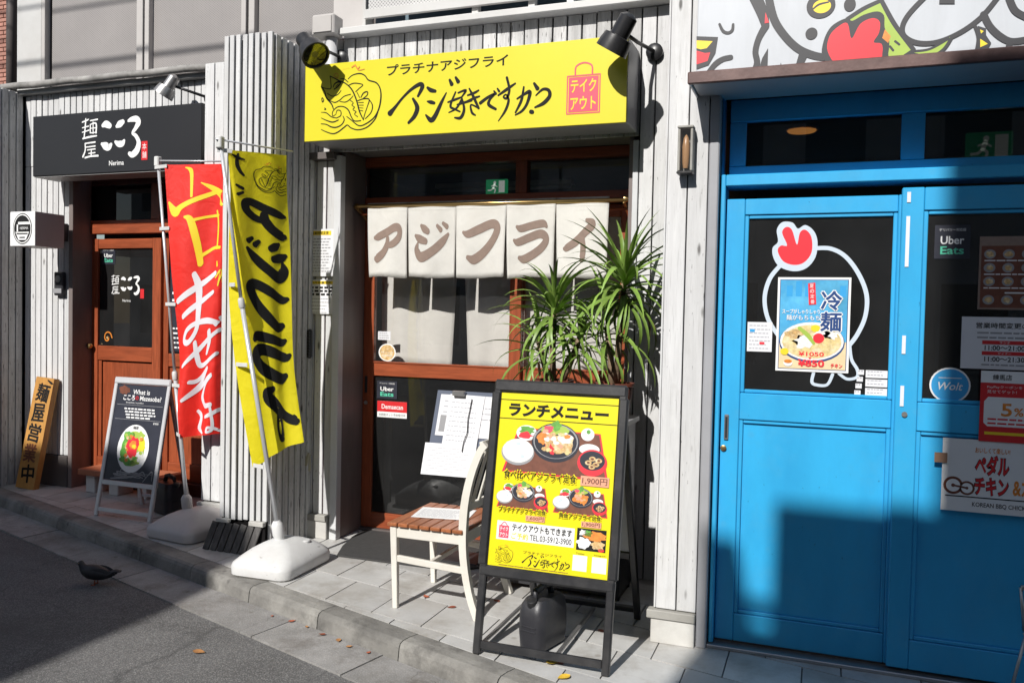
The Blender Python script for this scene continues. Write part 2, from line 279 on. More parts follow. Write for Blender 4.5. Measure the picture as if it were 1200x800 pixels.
def ring_frame(t, ref=None):
    t = t.normalized(); r = ref or (Vector((0, 0, 1)) if abs(t.z) < .9 else Vector((1, 0, 0))); u = (r - t * r.dot(t)).normalized(); return u, t.cross(u)
def sweep(name, pts, radii, m, parent=None, n=10, cap=True, smooth=True, squash=1):
    pts = [Vector(p) for p in pts]; k = len(pts)
    if not isinstance(radii, (list, tuple)): radii = [radii] * k
    vs, fs = [], []
    for i, p in enumerate(pts):
        t = pts[min(i + 1, k - 1)] - pts[max(i - 1, 0)]; u, w = ring_frame(t)
        for j in range(n):
            a = 2 * math.pi * j / n; vs.append(p + u * math.cos(a) * radii[i] + w * math.sin(a) * radii[i] * squash)
    for i in range(k - 1):
        for j in range(n): fs.append((i * n + j, i * n + (j + 1) % n, (i + 1) * n + (j + 1) % n, (i + 1) * n + j))
    if cap: fs.append(tuple(range(n))[::-1]); fs.append(tuple((k - 1) * n + j for j in range(n)))
    return add(name, vs, fs, m, parent, smooth)
def spin(name, base, axis, prof, m, parent=None, n=24, smooth=True):
    # prof: (radius, distance along the axis)
    base, axis = Vector(base), Vector(axis).normalized(); u, w = ring_frame(axis); vs, fs = [], []
    for r, h in prof:
        for j in range(n):
            a = 2 * math.pi * j / n; vs.append(base + axis * h + (u * math.cos(a) + w * math.sin(a)) * max(r, 1e-4))
    for i in range(len(prof) - 1):
        for j in range(n): fs.append((i * n + j, i * n + (j + 1) % n, (i + 1) * n + (j + 1) % n, (i + 1) * n + j))
    fs.append(tuple(range(n))[::-1]); fs.append(tuple((len(prof) - 1) * n + j for j in range(n)))
    o = add(name, vs, fs, m, parent, False)
    if smooth:
        for p in o.data.polygons: p.use_smooth = len(p.vertices) == 4
        o.data.set_sharp_from_angle(angle=math.radians(40))
    return o
def loft(name, rings, m, parent=None, smooth=True, cap=True):
    n = len(rings[0]); vs = [v for r in rings for v in r]; fs = []
    for i in range(len(rings) - 1):
        for j in range(n): fs.append((i * n + j, i * n + (j + 1) % n, (i + 1) * n + (j + 1) % n, (i + 1) * n + j))
    if cap: fs.append(tuple(range(n))[::-1]); fs.append(tuple((len(rings) - 1) * n + j for j in range(n)))
    o = add(name, vs, fs, m, parent, smooth)
    if smooth: o.data.set_sharp_from_angle(angle=math.radians(35))
    return o
def rrect(cx, cy, z, hx, hy, r, n=5):
    out = []
    for sx, sy, a0 in ((1, 1, 0), (-1, 1, 90), (-1, -1, 180), (1, -1, 270)):
        for i in range(n):
            a = math.radians(a0 + 90 * i / (n - 1)); out.append(Vector((cx + sx * (hx - r) + r * math.cos(a), cy + sy * (hy - r) + r * math.sin(a), z)))
    return out
def crom(P, t):
    # point on a Catmull-Rom curve through P at parameter t (0..len-1)
    i = min(int(t), len(P) - 2); f = t - i; g = lambda k: P[max(0, min(len(P) - 1, k))]
    a, b, c, d = g(i - 1), g(i), g(i + 1), g(i + 2)
    return [.5 * (2 * b[q] + (c[q] - a[q]) * f + (2 * a[q] - 5 * b[q] + 4 * c[q] - d[q]) * f * f + (3 * b[q] - a[q] - 3 * c[q] + d[q]) * f ** 3) for q in range(len(b))]

# ---------------------------------------------------------------- flat print: lettering, emblems, printed pictures
TXT = {}
def text_shape(s, bold):
    if (s, bold) not in TXT:
        cu = bpy.data.curves.new('t', 'FONT'); cu.body = s; cu.size = 1; cu.offset = bold; cu.resolution_u = 3; cu.fill_mode = 'BOTH'
        o = bpy.data.objects.new('t', cu); me = bpy.data.meshes.new_from_object(o)
        v = [(p.co.x, p.co.y) for p in me.vertices]; f = [tuple(p.vertices) for p in me.polygons]
        bpy.data.objects.remove(o); bpy.data.meshes.remove(me); bpy.data.curves.remove(cu)
        xs = [p[0] for p in v] or [0, 1]; ys = [p[1] for p in v] or [0, 1]
        TXT[(s, bold)] = (v, f, min(xs), max(xs), min(ys), max(ys))
    return TXT[(s, bold)]
def round_off(Q, k=4):
    n = len(Q); P = [Q[-2], Q[-1]] + list(Q) + [Q[0], Q[1]]
    return [tuple(crom(P, 2 + i / k)) for i in range(n * k)]
class Print:
    def __init__(s, step=.0007): s.v, s.f, s.m, s.mats, s.step = [], [], [], [], step
    def mi(s, m):
        if m not in s.mats: s.mats.append(m)
        return s.mats.index(m)
    def raw(s, pts, faces, m, L):
        b = len(s.v); s.v += [(p[0], p[1], L) for p in pts]; k = s.mi(m)
        for f in faces: s.f.append(tuple(b + i for i in f)); s.m.append(k)
    def poly(s, pts, m, L=1):
        tri = tessellate_polygon([[Vector((p[0], p[1], 0)) for p in pts]]); s.raw(pts, tri, m, L)
    def rect(s, x0, y0, x1, y1, m, L=1): s.raw([(x0, y0), (x1, y0), (x1, y1), (x0, y1)], [(0, 1, 2, 3)], m, L)
    def ell(s, cx, cy, rx, ry, m, L=1, n=28, rot=0):
        c, q = math.cos(rot), math.sin(rot); pts = []
        for i in range(n):
            a = 2 * math.pi * i / n; x, y = rx * math.cos(a), ry * math.sin(a); pts.append((cx + x * c - y * q, cy + x * q + y * c))
        s.raw(pts, [tuple(range(n))], m, L)
    def blob(s, cx, cy, rx, ry, m, L, rr, n=18, amp=.25):
        pts = []
        for i in range(n):
            a = 2 * math.pi * i / n; k = 1 + rr.uniform(-amp, amp); pts.append((cx + rx * k * math.cos(a), cy + ry * k * math.sin(a)))
        s.poly(pts, m, L)
    def stroke(s, P, m, L=1, k=1, sub=6):
        n = max(2, (len(P) - 1) * sub + 1); S = [crom(P, (len(P) - 1) * i / (n - 1)) for i in range(n)] if len(P) > 2 else [[P[0][q] + (P[1][q] - P[0][q]) * i / 4 for q in range(3)] for i in range(5)]
        n = len(S); pts, fs = [], []
        def nrm(i):
            dx, dy = S[min(i + 1, n - 1)][0] - S[max(i - 1, 0)][0], S[min(i + 1, n - 1)][1] - S[max(i - 1, 0)][1]; l = math.hypot(dx, dy) or 1; return -dy / l, dx / l
        for i in range(n):
            nx, ny = nrm(i); w = max(S[i][2], .0004) * k / 2; pts += [(S[i][0] + nx * w, S[i][1] + ny * w), (S[i][0] - nx * w, S[i][1] - ny * w)]
        for i in range(n - 1): fs.append((2 * i, 2 * i + 1, 2 * i + 3, 2 * i + 2))
        s.raw(pts, fs, m, L)
        for i, sg in ((0, -1), (n - 1, 1)):
            nx, ny = nrm(i); w = max(S[i][2], .0004) * k / 2; tx, ty = ny * sg, -nx * sg; cap = []
            for j in range(7):
                a = math.pi * j / 6 - math.pi / 2; cap.append((S[i][0] + tx * w * math.cos(a) * .9 + nx * w * math.sin(a), S[i][1] + ty * w * math.cos(a) * .9 + ny * w * math.sin(a)))
            s.raw(cap, [tuple(range(7))], m, L)
    def text(s, t, cx, cy, w, h, m, L=2, bold=.0, rot=0, slant=0):
        # lettering fitted into a box w x h around (cx, cy)
        if bold and any(0x4e00 <= ord(ch) <= 0x9fff for ch in t):      # dense characters: thicken by shifted copies
            r = bold * h * .8
            for i in range(6): s.text(t, cx + r * math.cos(i * 1.0472), cy + r * math.sin(i * 1.0472), w, h, m, L + .06 * i, 0, rot, slant)
            L += .4; bold = 0
        v, f, x0, x1, y0, y1 = text_shape(t, bold)
        if not v: return
        c, q = math.cos(rot), math.sin(rot); pts = []
        for x, y in v:
            X = ((x - x0) / ((x1 - x0) or 1) - .5) * w; Y = ((y - y0) / ((y1 - y0) or 1) - .5) * h; X += slant * Y; pts.append((cx + X * c - Y * q, cy + X * q + Y * c))
        s.raw(pts, f, m, L)
    def lines(s, x0, x1, ytop, n, dy, h, m, L=2, rr=R):
        # rows of print too small to read, broken into words
        for i in range(n):
            x = x0; y = ytop - i * dy; end = x1 - rr.uniform(0, .3) * (x1 - x0)
            while x < end:
                w = rr.uniform(.03, .12) * (x1 - x0) + h; s.rect(x, y - h, min(x + w, end), y, m, L); x += w + h * .8
    def art(s, items, mp, L=2, ox=0, oy=0, k=1, kx=None):
        kx = kx or k; lv = L
        for kind, m, P in items:
            lv += .05; Q = [(ox + p[0] * kx, oy + p[1] * k) + ((p[2] * k,) if len(p) > 2 else ()) for p in P]
            if kind == 's': s.stroke(Q, mp[m], lv)
            elif kind == 'p': s.poly(round_off(Q) if len(Q) > 8 else Q, mp[m], lv)
            else: s.ell(Q[0][0], Q[0][1], abs(Q[1][0] - Q[0][0]), abs(Q[2][1] - Q[0][1]), mp[m], lv)
    def build(s, name, parent, fn):
        vs = [fn(x, y, L * s.step) for x, y, L in s.v]
        return add(name, vs, s.f, s.mats, parent, fm=s.m)
def plane(o, u=(1, 0, 0), v=(0, 0, 1)):
    o, u, v = Vector(o), Vector(u).normalized(), Vector(v).normalized(); n = u.cross(v).normalized()
    return lambda x, y, d: o + u * x + v * y + n * d       # u right, v up seen from the front: n faces the viewer
def sheet(name, parent, fn, w, h, m, th=.002, bot=0):
    # thin flat card, w x h from the lower left corner of fn
    vs = [fn(x, y, d) for d in (-th, 0) for x, y in ((0, bot), (w, bot), (w, h), (0, h))]
    return add(name, vs, [(3, 2, 1, 0), (4, 5, 6, 7), (0, 1, 5, 4), (1, 2, 6, 5), (2, 3, 7, 6), (3, 0, 4, 7)], m, parent)
# ---------------------------------------------------------------- drawn shapes (metres from the middle of each surface)
SIGN_TEXT = [
  ('s','ink',[(-0.434,-0.099,0.036),(-0.399,-0.064,0.021),(-0.348,-0.01,0.016),(-0.29,0.037,0.02),(-0.233,0.064,0.026),(-0.215,0.047,0.028),(-0.243,-0.007,0.016)]),
  ('s','ink',[(-0.277,-0.02,0.016),(-0.247,-0.074,0.029),(-0.264,-0.125,0.028),(-0.304,-0.164,0.018)]),
  ('s','ink',[(-0.18,0.04,0.016),(-0.157,0.023,0.026),(-0.128,0.015,0.02)]),
  ('s','ink',[(-0.179,-0.043,0.01),(-0.156,-0.049,0.023),(-0.133,-0.056,0.018)]),
  ('s','ink',[(-0.188,-0.124,0.011),(-0.153,-0.157,0.031),(-0.125,-0.133,0.029),(-0.087,-0.059,0.021),(-0.054,0.0,0.008)]),
  ('s','ink',[(-0.033,0.075,0.016),(-0.019,0.048,0.025)]),
  ('s','ink',[(0.006,0.087,0.015),(0.023,0.06,0.025)]),
  ('s','ink',[(-0.042,-0.057,0.01),(0.003,-0.045,0.015),(0.047,-0.033,0.01)]),
  ('s','ink',[(0.007,0.0,0.01),(-0.025,-0.079,0.015),(0.004,-0.101,0.012),(0.038,-0.118,0.01)]),
  ('s','ink',[(0.047,-0.048,0.013),(0.015,-0.096,0.013),(-0.035,-0.119,0.007)]),
  ('s','ink',[(0.024,-0.006,0.01),(0.074,0.006,0.015),(0.047,-0.033,0.01)]),
  ('s','ink',[(0.047,-0.033,0.01),(0.065,-0.105,0.017),(0.044,-0.154,0.02),(0.005,-0.152,0.01)]),
  ('s','ink',[(0.02,-0.076,0.011),(0.07,-0.065,0.015),(0.114,-0.058,0.01)]),
  ('s','ink',[(0.086,-0.025,0.01),(0.13,-0.013,0.015),(0.157,0.0,0.01)]),
  ('s','ink',[(0.081,-0.06,0.01),(0.13,-0.044,0.015),(0.163,-0.036,0.01)]),
  ('s','ink',[(0.096,0.014,0.01),(0.125,-0.038,0.018),(0.159,-0.106,0.015)]),
  ('s','ink',[(0.159,-0.106,0.01),(0.109,-0.082,0.01),(0.116,-0.128,0.015),(0.138,-0.145,0.01)]),
  ('s','ink',[(0.169,-0.076,0.02),(0.218,-0.045,0.017),(0.261,-0.028,0.012),(0.229,-0.06,0.015),(0.224,-0.09,0.02),(0.268,-0.118,0.015)]),
  ('s','ink',[(0.255,-0.012,0.01),(0.266,-0.028,0.017)]),
  ('s','ink',[(0.276,0.001,0.01),(0.287,-0.015,0.015)]),
  ('s','ink',[(0.282,-0.039,0.01),(0.335,-0.008,0.018),(0.388,0.023,0.01)]),
  ('s','ink',[(0.334,0.061,0.015),(0.351,-0.009,0.015),(0.337,-0.058,0.015),(0.315,-0.051,0.01),(0.331,-0.038,0.009),(0.348,-0.073,0.015),(0.328,-0.132,0.015),(0.286,-0.189,0.005)]),
  ('s','ink',[(0.401,-0.067,0.01),(0.442,-0.045,0.015),(0.479,-0.033,0.022),(0.464,-0.096,0.017),(0.434,-0.138,0.015),(0.392,-0.16,0.008)]),
  ('s','ink',[(0.441,-0.001,0.01),(0.427,-0.079,0.017),(0.392,-0.146,0.01)]),
  ('s','ink',[(0.504,0.014,0.015),(0.525,-0.017,0.025)]),
  ('s','ink',[(0.516,-0.056,0.007),(0.557,-0.024,0.015),(0.593,-0.032,0.019),(0.599,-0.066,0.022),(0.564,-0.103,0.022),(0.512,-0.124,0.01)]),
  ('s','ink',[(0.487,-0.147,0.024),(0.497,-0.15,0.024)]),
]
FISH = [
  ('s','ink',[(-0.05,0.135,0.005),(-0.018,0.156,0.006),(0.032,0.162,0.008),(0.069,0.147,0.007),(0.097,0.116,0.008),(0.151,0.096,0.008),(0.179,0.058,0.008),(0.186,0.003,0.01),(0.172,-0.067,0.01),(0.137,-0.12,0.009),(0.074,-0.156,0.008),(0.029,-0.16,0.007),(-0.023,-0.123,0.006),(-0.056,-0.099,0.005)]),
  ('s','ink',[(0.168,-0.083,0.005),(0.146,-0.129,0.008),(0.093,-0.173,0.008),(0.029,-0.187,0.007),(-0.022,-0.173,0.007),(-0.05,-0.153,0.007),(-0.073,-0.165,0.008),(-0.119,-0.193,0.008),(-0.157,-0.201,0.007),(-0.204,-0.187,0.006),(-0.242,-0.17,0.004)]),
  ('s','ink',[(-0.243,-0.134,0.005),(-0.205,-0.14,0.006),(-0.167,-0.158,0.008),(-0.129,-0.162,0.008),(-0.092,-0.147,0.007),(-0.074,-0.119,0.007),(-0.083,-0.095,0.005)]),
  ('s','ink',[(-0.243,-0.097,0.004),(-0.205,-0.114,0.006),(-0.158,-0.128,0.008),(-0.116,-0.117,0.006)]),
  ('s','ink',[(-0.244,-0.061,0.003),(-0.206,-0.067,0.006),(-0.168,-0.094,0.006),(-0.13,-0.104,0.005)]),
  ('s','ink',[(-0.13,-0.104,0.005),(-0.1,-0.09,0.006),(-0.101,-0.062,0.006),(-0.126,-0.056,0.005),(-0.135,-0.08,0.003)]),
  ('s','ink',[(-0.135,-0.08,0.003),(-0.158,-0.09,0.005),(-0.159,-0.062,0.005),(-0.127,-0.036,0.006),(-0.085,-0.035,0.006),(-0.047,-0.057,0.008),(-0.023,-0.103,0.007),(0.0,-0.13,0.007),(0.046,-0.131,0.006)]),
  ('s','ink',[(-0.182,0.163,0.005),(-0.144,0.144,0.006),(-0.115,0.128,0.008),(-0.068,0.108,0.007),(-0.021,0.065,0.009),(0.012,-0.001,0.009),(0.036,-0.074,0.009),(0.065,-0.128,0.006)]),
  ('s','ink',[(-0.247,0.101,0.005),(-0.222,0.071,0.008),(-0.208,0.03,0.009),(-0.169,-0.013,0.009),(-0.154,-0.046,0.006)]),
  ('s','ink',[(-0.247,0.101,0.005),(-0.218,0.089,0.005),(-0.176,0.084,0.006),(-0.176,0.124,0.005),(-0.182,0.163,0.005)]),
  ('s','ink',[(-0.157,0.091,0.006),(-0.148,0.11,0.008),(-0.125,0.121,0.01),(-0.104,0.115,0.009),(-0.124,0.092,0.008),(-0.15,0.078,0.008)]),
  ('s','ink',[(-0.138,0.093,0.005),(-0.12,0.108,0.005)]),
  ('s','ink',[(-0.199,0.054,0.005),(-0.161,0.035,0.005),(-0.123,0.044,0.005),(-0.1,0.067,0.004)]),
  ('s','ink',[(-0.188,0.013,0.004),(-0.146,-0.005,0.006),(-0.109,0.007,0.005),(-0.076,0.029,0.005),(-0.03,0.038,0.005)]),
  ('s','ink',[(-0.108,-0.001,0.004),(-0.066,-0.008,0.005),(-0.03,0.01,0.005),(-0.012,0.028,0.003)]),
  ('s','ink',[(-0.045,0.095,0.005),(-0.004,0.105,0.006),(0.056,0.091,0.005),(0.029,0.069,0.005),(0.006,0.051,0.005)]),
  ('s','ink',[(-0.106,0.139,0.004),(-0.078,0.137,0.006),(-0.05,0.115,0.005)]),
  ('s','ink',[(0.021,-0.006,0.005),(0.062,0.003,0.006),(0.103,-0.003,0.007),(0.091,-0.046,0.005),(0.073,-0.093,0.005),(0.065,-0.124,0.005)]),
  ('s','ink',[(0.103,-0.003,0.005),(0.127,-0.041,0.007),(0.118,-0.084,0.006),(0.078,-0.121,0.005)]),
  ('s','ink',[(0.044,0.013,0.005),(0.062,0.039,0.007),(0.089,0.045,0.007),(0.089,0.025,0.006),(0.058,0.004,0.005)]),
  ('s','ink',[(0.016,0.046,0.005),(0.035,0.013,0.005)]),
  ('s','ink',[(0.026,-0.018,0.003),(0.063,-0.019,0.004)]),
  ('s','ink',[(0.029,-0.034,0.003),(0.063,-0.036,0.004)]),
  ('s','ink',[(0.031,-0.05,0.003),(0.062,-0.054,0.003)]),
  ('s','ink',[(0.036,-0.066,0.003),(0.06,-0.072,0.004)]),
  ('s','ink',[(-0.034,0.002,0.004),(-0.011,-0.016,0.005),(-0.02,-0.031,0.004),(-0.001,-0.044,0.005),(-0.012,-0.059,0.004),(0.011,-0.073,0.005),(0.0,-0.088,0.004),(0.023,-0.105,0.005)]),
  ('s','ink',[(-0.241,0.024,0.005),(-0.236,0.03,0.006),(-0.226,0.015,0.005),(-0.236,0.004,0.007),(-0.241,0.024,0.005)]),
  ('s','ink',[(-0.218,-0.036,0.006),(-0.21,-0.043,0.006),(-0.218,-0.045,0.007)]),
  ('s','red',[(-0.153,0.167,0.004),(-0.135,0.177,0.004),(-0.121,0.16,0.004),(-0.13,0.147,0.005),(-0.151,0.161,0.004)]),
  ('s','red',[(-0.126,0.197,0.004),(-0.112,0.198,0.003)]),
  ('s','red',[(-0.024,0.205,0.008),(-0.001,0.215,0.008),(0.018,0.193,0.008),(0.031,0.204,0.007)]),
  ('s','red',[(-0.001,0.223,0.004),(0.022,0.185,0.006),(0.068,0.187,0.003)]),
  ('s','red',[(-0.098,0.179,0.002),(-0.093,0.194,0.001),(-0.042,0.202,0.001)]),
]
KOKORO = [
  ('s','white',[(-0.106,0.124,0.031),(-0.074,0.133,0.056),(-0.036,0.118,0.045)]),
  ('s','white',[(-0.117,-0.019,0.022),(-0.081,-0.036,0.061),(-0.046,-0.049,0.054),(-0.02,-0.028,0.027)]),
  ('s','white',[(0.036,0.109,0.027),(0.065,0.125,0.055),(0.097,0.141,0.04)]),
  ('s','white',[(0.023,-0.01,0.023),(0.055,-0.028,0.048),(0.092,-0.027,0.049),(0.112,-0.004,0.022)]),
  ('s','white',[(0.154,0.146,0.022),(0.185,0.155,0.039),(0.233,0.155,0.049),(0.253,0.127,0.048),(0.228,0.087,0.035),(0.197,0.049,0.024),(0.229,0.025,0.031),(0.257,-0.025,0.039),(0.241,-0.085,0.053),(0.196,-0.118,0.049),(0.165,-0.108,0.031)]),
  ('s','white',[(-0.32,0.163,0.011),(-0.275,0.174,0.013),(-0.254,0.182,0.009)]),
  ('s','white',[(-0.284,0.188,0.011),(-0.29,0.116,0.013),(-0.301,0.038,0.011)]),
  ('s','white',[(-0.319,0.118,0.009),(-0.254,0.128,0.011)]),
  ('s','white',[(-0.319,0.082,0.009),(-0.248,0.096,0.011)]),
  ('s','white',[(-0.313,0.032,0.014),(-0.244,0.042,0.016),(-0.17,0.047,0.011)]),
  ('s','white',[(-0.236,0.17,0.009),(-0.162,0.176,0.013)]),
  ('s','white',[(-0.236,0.136,0.011),(-0.236,0.073,0.011)]),
  ('s','white',[(-0.236,0.14,0.009),(-0.177,0.144,0.014),(-0.176,0.07,0.014)]),
  ('s','white',[(-0.207,0.157,0.009),(-0.206,0.067,0.009)]),
  ('s','white',[(-0.236,0.109,0.007),(-0.177,0.11,0.009)]),
  ('s','white',[(-0.236,0.073,0.009),(-0.17,0.074,0.009)]),
  ('s','white',[(-0.289,-0.008,0.011),(-0.185,-0.002,0.013)]),
  ('s','white',[(-0.289,-0.008,0.011),(-0.288,-0.064,0.012),(-0.312,-0.113,0.016)]),
  ('s','white',[(-0.282,-0.038,0.009),(-0.184,-0.033,0.012)]),
  ('s','white',[(-0.264,-0.061,0.009),(-0.184,-0.056,0.011)]),
  ('s','white',[(-0.252,-0.089,0.009),(-0.184,-0.085,0.011)]),
  ('s','white',[(-0.223,-0.056,0.009),(-0.225,-0.113,0.011)]),
  ('s','white',[(-0.288,-0.121,0.014),(-0.228,-0.112,0.014),(-0.154,-0.111,0.016)]),
]
DOOR_BIRD = [
  ('p','outline',[(-0.203,0.262),(-0.18,0.29),(-0.187,0.345),(-0.163,0.38),(-0.118,0.377),(-0.094,0.349),(-0.062,0.365),(-0.025,0.338),(-0.007,0.288),(-0.014,0.217),(-0.052,0.167),(-0.108,0.153),(-0.17,0.174),(-0.199,0.218)]),
  ('p','comb',[(-0.18,0.248),(-0.166,0.272),(-0.139,0.273),(-0.163,0.331),(-0.146,0.357),(-0.12,0.344),(-0.096,0.275),(-0.085,0.33),(-0.061,0.343),(-0.034,0.309),(-0.031,0.24),(-0.063,0.193),(-0.108,0.182),(-0.155,0.2)]),
  ('s','outline',[(-0.165,0.182,0.019),(-0.212,0.117,0.02),(-0.232,0.026,0.019),(-0.213,-0.071,0.019),(-0.16,-0.153,0.019)]),
  ('s','outline',[(-0.02,0.258,0.019),(0.05,0.256,0.019),(0.115,0.219,0.019),(0.173,0.139,0.019),(0.208,0.045,0.019),(0.205,-0.049,0.018),(0.175,-0.13,0.019),(0.14,-0.185,0.019)]),
  ('s','outline',[(-0.006,-0.313,0.014),(-0.012,-0.354,0.014),(0.008,-0.367,0.014),(0.054,-0.364,0.013),(0.076,-0.316,0.014)]),
  ('s','outline',[(0.103,-0.311,0.013),(0.138,-0.334,0.013),(0.178,-0.324,0.013),(0.18,-0.291,0.014),(0.154,-0.245,0.014),(0.145,-0.185,0.013)]),
]
PANEL_ART = [
  ('s','k',[(-0.466,0.041,0.011),(-0.45,0.01,0.013),(-0.428,0.0,0.013),(-0.411,0.01,0.013),(-0.408,0.035,0.011)]),
  ('p','k',[(-0.564,-0.002),(-0.471,-0.014),(-0.48,-0.083),(-0.508,-0.133),(-0.56,-0.147)]),
  ('p','y',[(-0.563,-0.02),(-0.493,-0.03),(-0.518,-0.058),(-0.544,-0.061),(-0.562,-0.054)]),
  ('p','r',[(-0.562,-0.065),(-0.525,-0.079),(-0.503,-0.078),(-0.513,-0.114),(-0.56,-0.125)]),
  ('s','k',[(-0.515,-0.173,0.019),(-0.479,-0.131,0.025),(-0.447,-0.112,0.024),(-0.414,-0.107,0.023)]),
  ('s','k',[(-0.322,0.15,0.051),(-0.288,0.074,0.047),(-0.272,0.014,0.032)]),
  ('s','k',[(-0.265,0.144,0.033),(-0.238,0.04,0.033),(-0.191,-0.037,0.032),(-0.134,-0.096,0.032),(-0.068,-0.13,0.032),(-0.011,-0.142,0.028)]),
  ('s','k',[(-0.272,0.014,0.032),(-0.299,-0.037,0.026),(-0.311,-0.091,0.025),(-0.303,-0.142,0.026),(-0.323,-0.192,0.025)]),
  ('p','k',[(-0.298,-0.179),(-0.282,-0.122),(-0.259,-0.081),(-0.259,-0.182)]),
  ('p','k',[(-0.211,-0.179),(-0.205,-0.147),(-0.193,-0.18)]),
  ('p','k',[(-0.151,-0.191),(-0.13,-0.107),(-0.099,-0.131),(-0.124,-0.186)]),
  ('e','k',[(-0.085,-0.036),(-0.061,-0.038),(-0.084,-0.061)]),
  ('e','k',[(0.062,0.069),(0.085,0.066),(0.063,0.041)]),
  ('e','k',[(-0.051,0.077),(0.006,0.071),(-0.049,0.024)]),
  ('e','y',[(-0.047,0.073),(-0.011,0.069),(-0.047,0.045)]),
  ('s','k',[(-0.081,0.066,0.007),(-0.058,0.082,0.009),(-0.021,0.088,0.007)]),
  ('p','g',[(0.061,0.016),(0.179,0.067),(0.226,-0.018),(0.26,-0.073),(0.306,-0.138),(0.244,-0.174),(0.193,-0.184),(0.079,-0.055)]),
  ('s','k',[(0.054,0.01,0.017),(0.115,0.046,0.018),(0.182,0.073,0.017)]),
  ('s','k',[(0.182,0.073,0.017),(0.226,-0.014,0.018),(0.263,-0.073,0.017),(0.309,-0.139,0.017)]),
  ('s','k',[(0.309,-0.139,0.013),(0.251,-0.175,0.015),(0.193,-0.184,0.014)]),
  ('p','k',[(-0.038,-0.136),(-0.036,-0.073),(-0.014,-0.022),(0.018,0.003),(0.054,0.014),(0.074,0.001),(0.116,0.021),(0.167,0.03),(0.194,0.01),(0.198,-0.039),(0.216,-0.086),(0.215,-0.144),(0.2,-0.191),(0.017,-0.18)]),
  ('p','r',[(-0.018,-0.117),(-0.013,-0.054),(0.019,-0.018),(0.055,-0.007),(0.073,-0.072),(0.104,-0.016),(0.149,0.004),(0.178,-0.013),(0.177,-0.058),(0.158,-0.094),(0.188,-0.104),(0.192,-0.142),(0.174,-0.189),(0.034,-0.181)]),
  ('p','o',[(0.199,-0.046),(0.222,-0.076),(0.213,-0.103),(0.19,-0.08)]),
  ('s','k',[(0.239,-0.098,0.009),(0.255,-0.113,0.009)]),
  ('s','k',[(0.22,-0.117,0.009),(0.233,-0.135,0.009)]),
  ('s','k',[(0.349,0.075,0.02),(0.289,0.01,0.02),(0.265,-0.039,0.02),(0.273,-0.081,0.02),(0.321,-0.112,0.021),(0.392,-0.116,0.02),(0.474,-0.086,0.02),(0.547,-0.033,0.02),(0.604,0.04,0.019)]),
  ('p','g',[(0.307,-0.152),(0.374,-0.138),(0.423,-0.112),(0.447,-0.094),(0.43,-0.136),(0.385,-0.162),(0.332,-0.168)]),
  ('s','k',[(0.3,-0.155,0.014),(0.369,-0.171,0.014),(0.418,-0.148,0.014),(0.45,-0.094,0.013)]),
  ('s','k',[(0.306,-0.145,0.011),(0.368,-0.141,0.01),(0.435,-0.106,0.01)]),
  ('s','k',[(0.555,-0.021,0.026),(0.578,-0.07,0.026),(0.615,-0.113,0.027),(0.656,-0.137,0.026),(0.714,-0.135,0.027)]),
  ('s','k',[(0.651,-0.136,0.023),(0.644,-0.188,0.024)]),
  ('s','k',[(0.524,-0.058,0.013),(0.541,-0.116,0.015),(0.531,-0.192,0.015)]),
  ('p','k',[(0.536,-0.065),(0.566,-0.078),(0.567,-0.105),(0.586,-0.137),(0.575,-0.162),(0.539,-0.159)]),
  ('p','y',[(0.545,-0.08),(0.558,-0.088),(0.549,-0.097)]),
  ('p','y',[(0.547,-0.117),(0.574,-0.139),(0.548,-0.15)]),
  ('e','k',[(0.48,-0.181),(0.501,-0.183),(0.481,-0.204)]),
  ('p','k',[(0.396,0.06),(0.451,0.054),(0.452,0.03),(0.396,0.036)]),
  ('s','k',[(0.639,0.04,0.027),(0.664,-0.019,0.026),(0.711,-0.053,0.027)]),
  ('p','r',[(-0.274,0.072),(-0.258,0.027),(-0.276,0.025)]),
]
# one hand-drawn brush face for the five kana, in a unit square: (x, y, width)
KANA = {
 'a': [[(.03, .62, .08), (.18, .65, .17), (.5, .77, .18), (.78, .9, .18), (.93, .86, .18), (.93, .66, .18), (.78, .5, .17), (.6, .42, .13), (.53, .44, .06)], [(.53, .6, .14), (.51, .42, .19), (.36, .2, .2), (.13, .06, .2), (.05, .05, .12)]],
 'ji': [[(.2, .93, .08), (.29, .85, .17), (.4, .78, .14)], [(.03, .66, .08), (.15, .58, .18), (.34, .52, .14)], [(.1, .46, .06), (.07, .28, .18), (.2, .1, .22), (.5, .25, .2), (.8, .5, .19), (.97, .7, .08)], [(.66, .93, .08), (.76, .82, .12)], [(.82, .99, .08), (.93, .9, .12)]],
 'fu': [[(.0, .74, .07), (.14, .7, .16), (.45, .82, .19), (.8, .94, .19), (.95, .83, .21), (.85, .55, .2), (.6, .25, .21), (.3, .05, .2), (.12, .1, .1)]],
 'ra': [[(.08, .86, .07), (.2, .81, .15), (.5, .87, .16), (.85, .92, .16), (.96, .85, .08)], [(.0, .52, .07), (.12, .47, .16), (.45, .57, .18), (.8, .66, .18), (.96, .54, .19), (.86, .34, .19), (.6, .15, .19), (.3, .03, .18), (.14, .07, .09)]],
 'i': [[(.62, .99, .08), (.79, .9, .18), (.6, .7, .18), (.35, .46, .18), (.08, .3, .15), (.0, .28, .07)], [(.52, .56, .14), (.55, .3, .17), (.53, .06, .16), (.5, .0, .1)]],
}

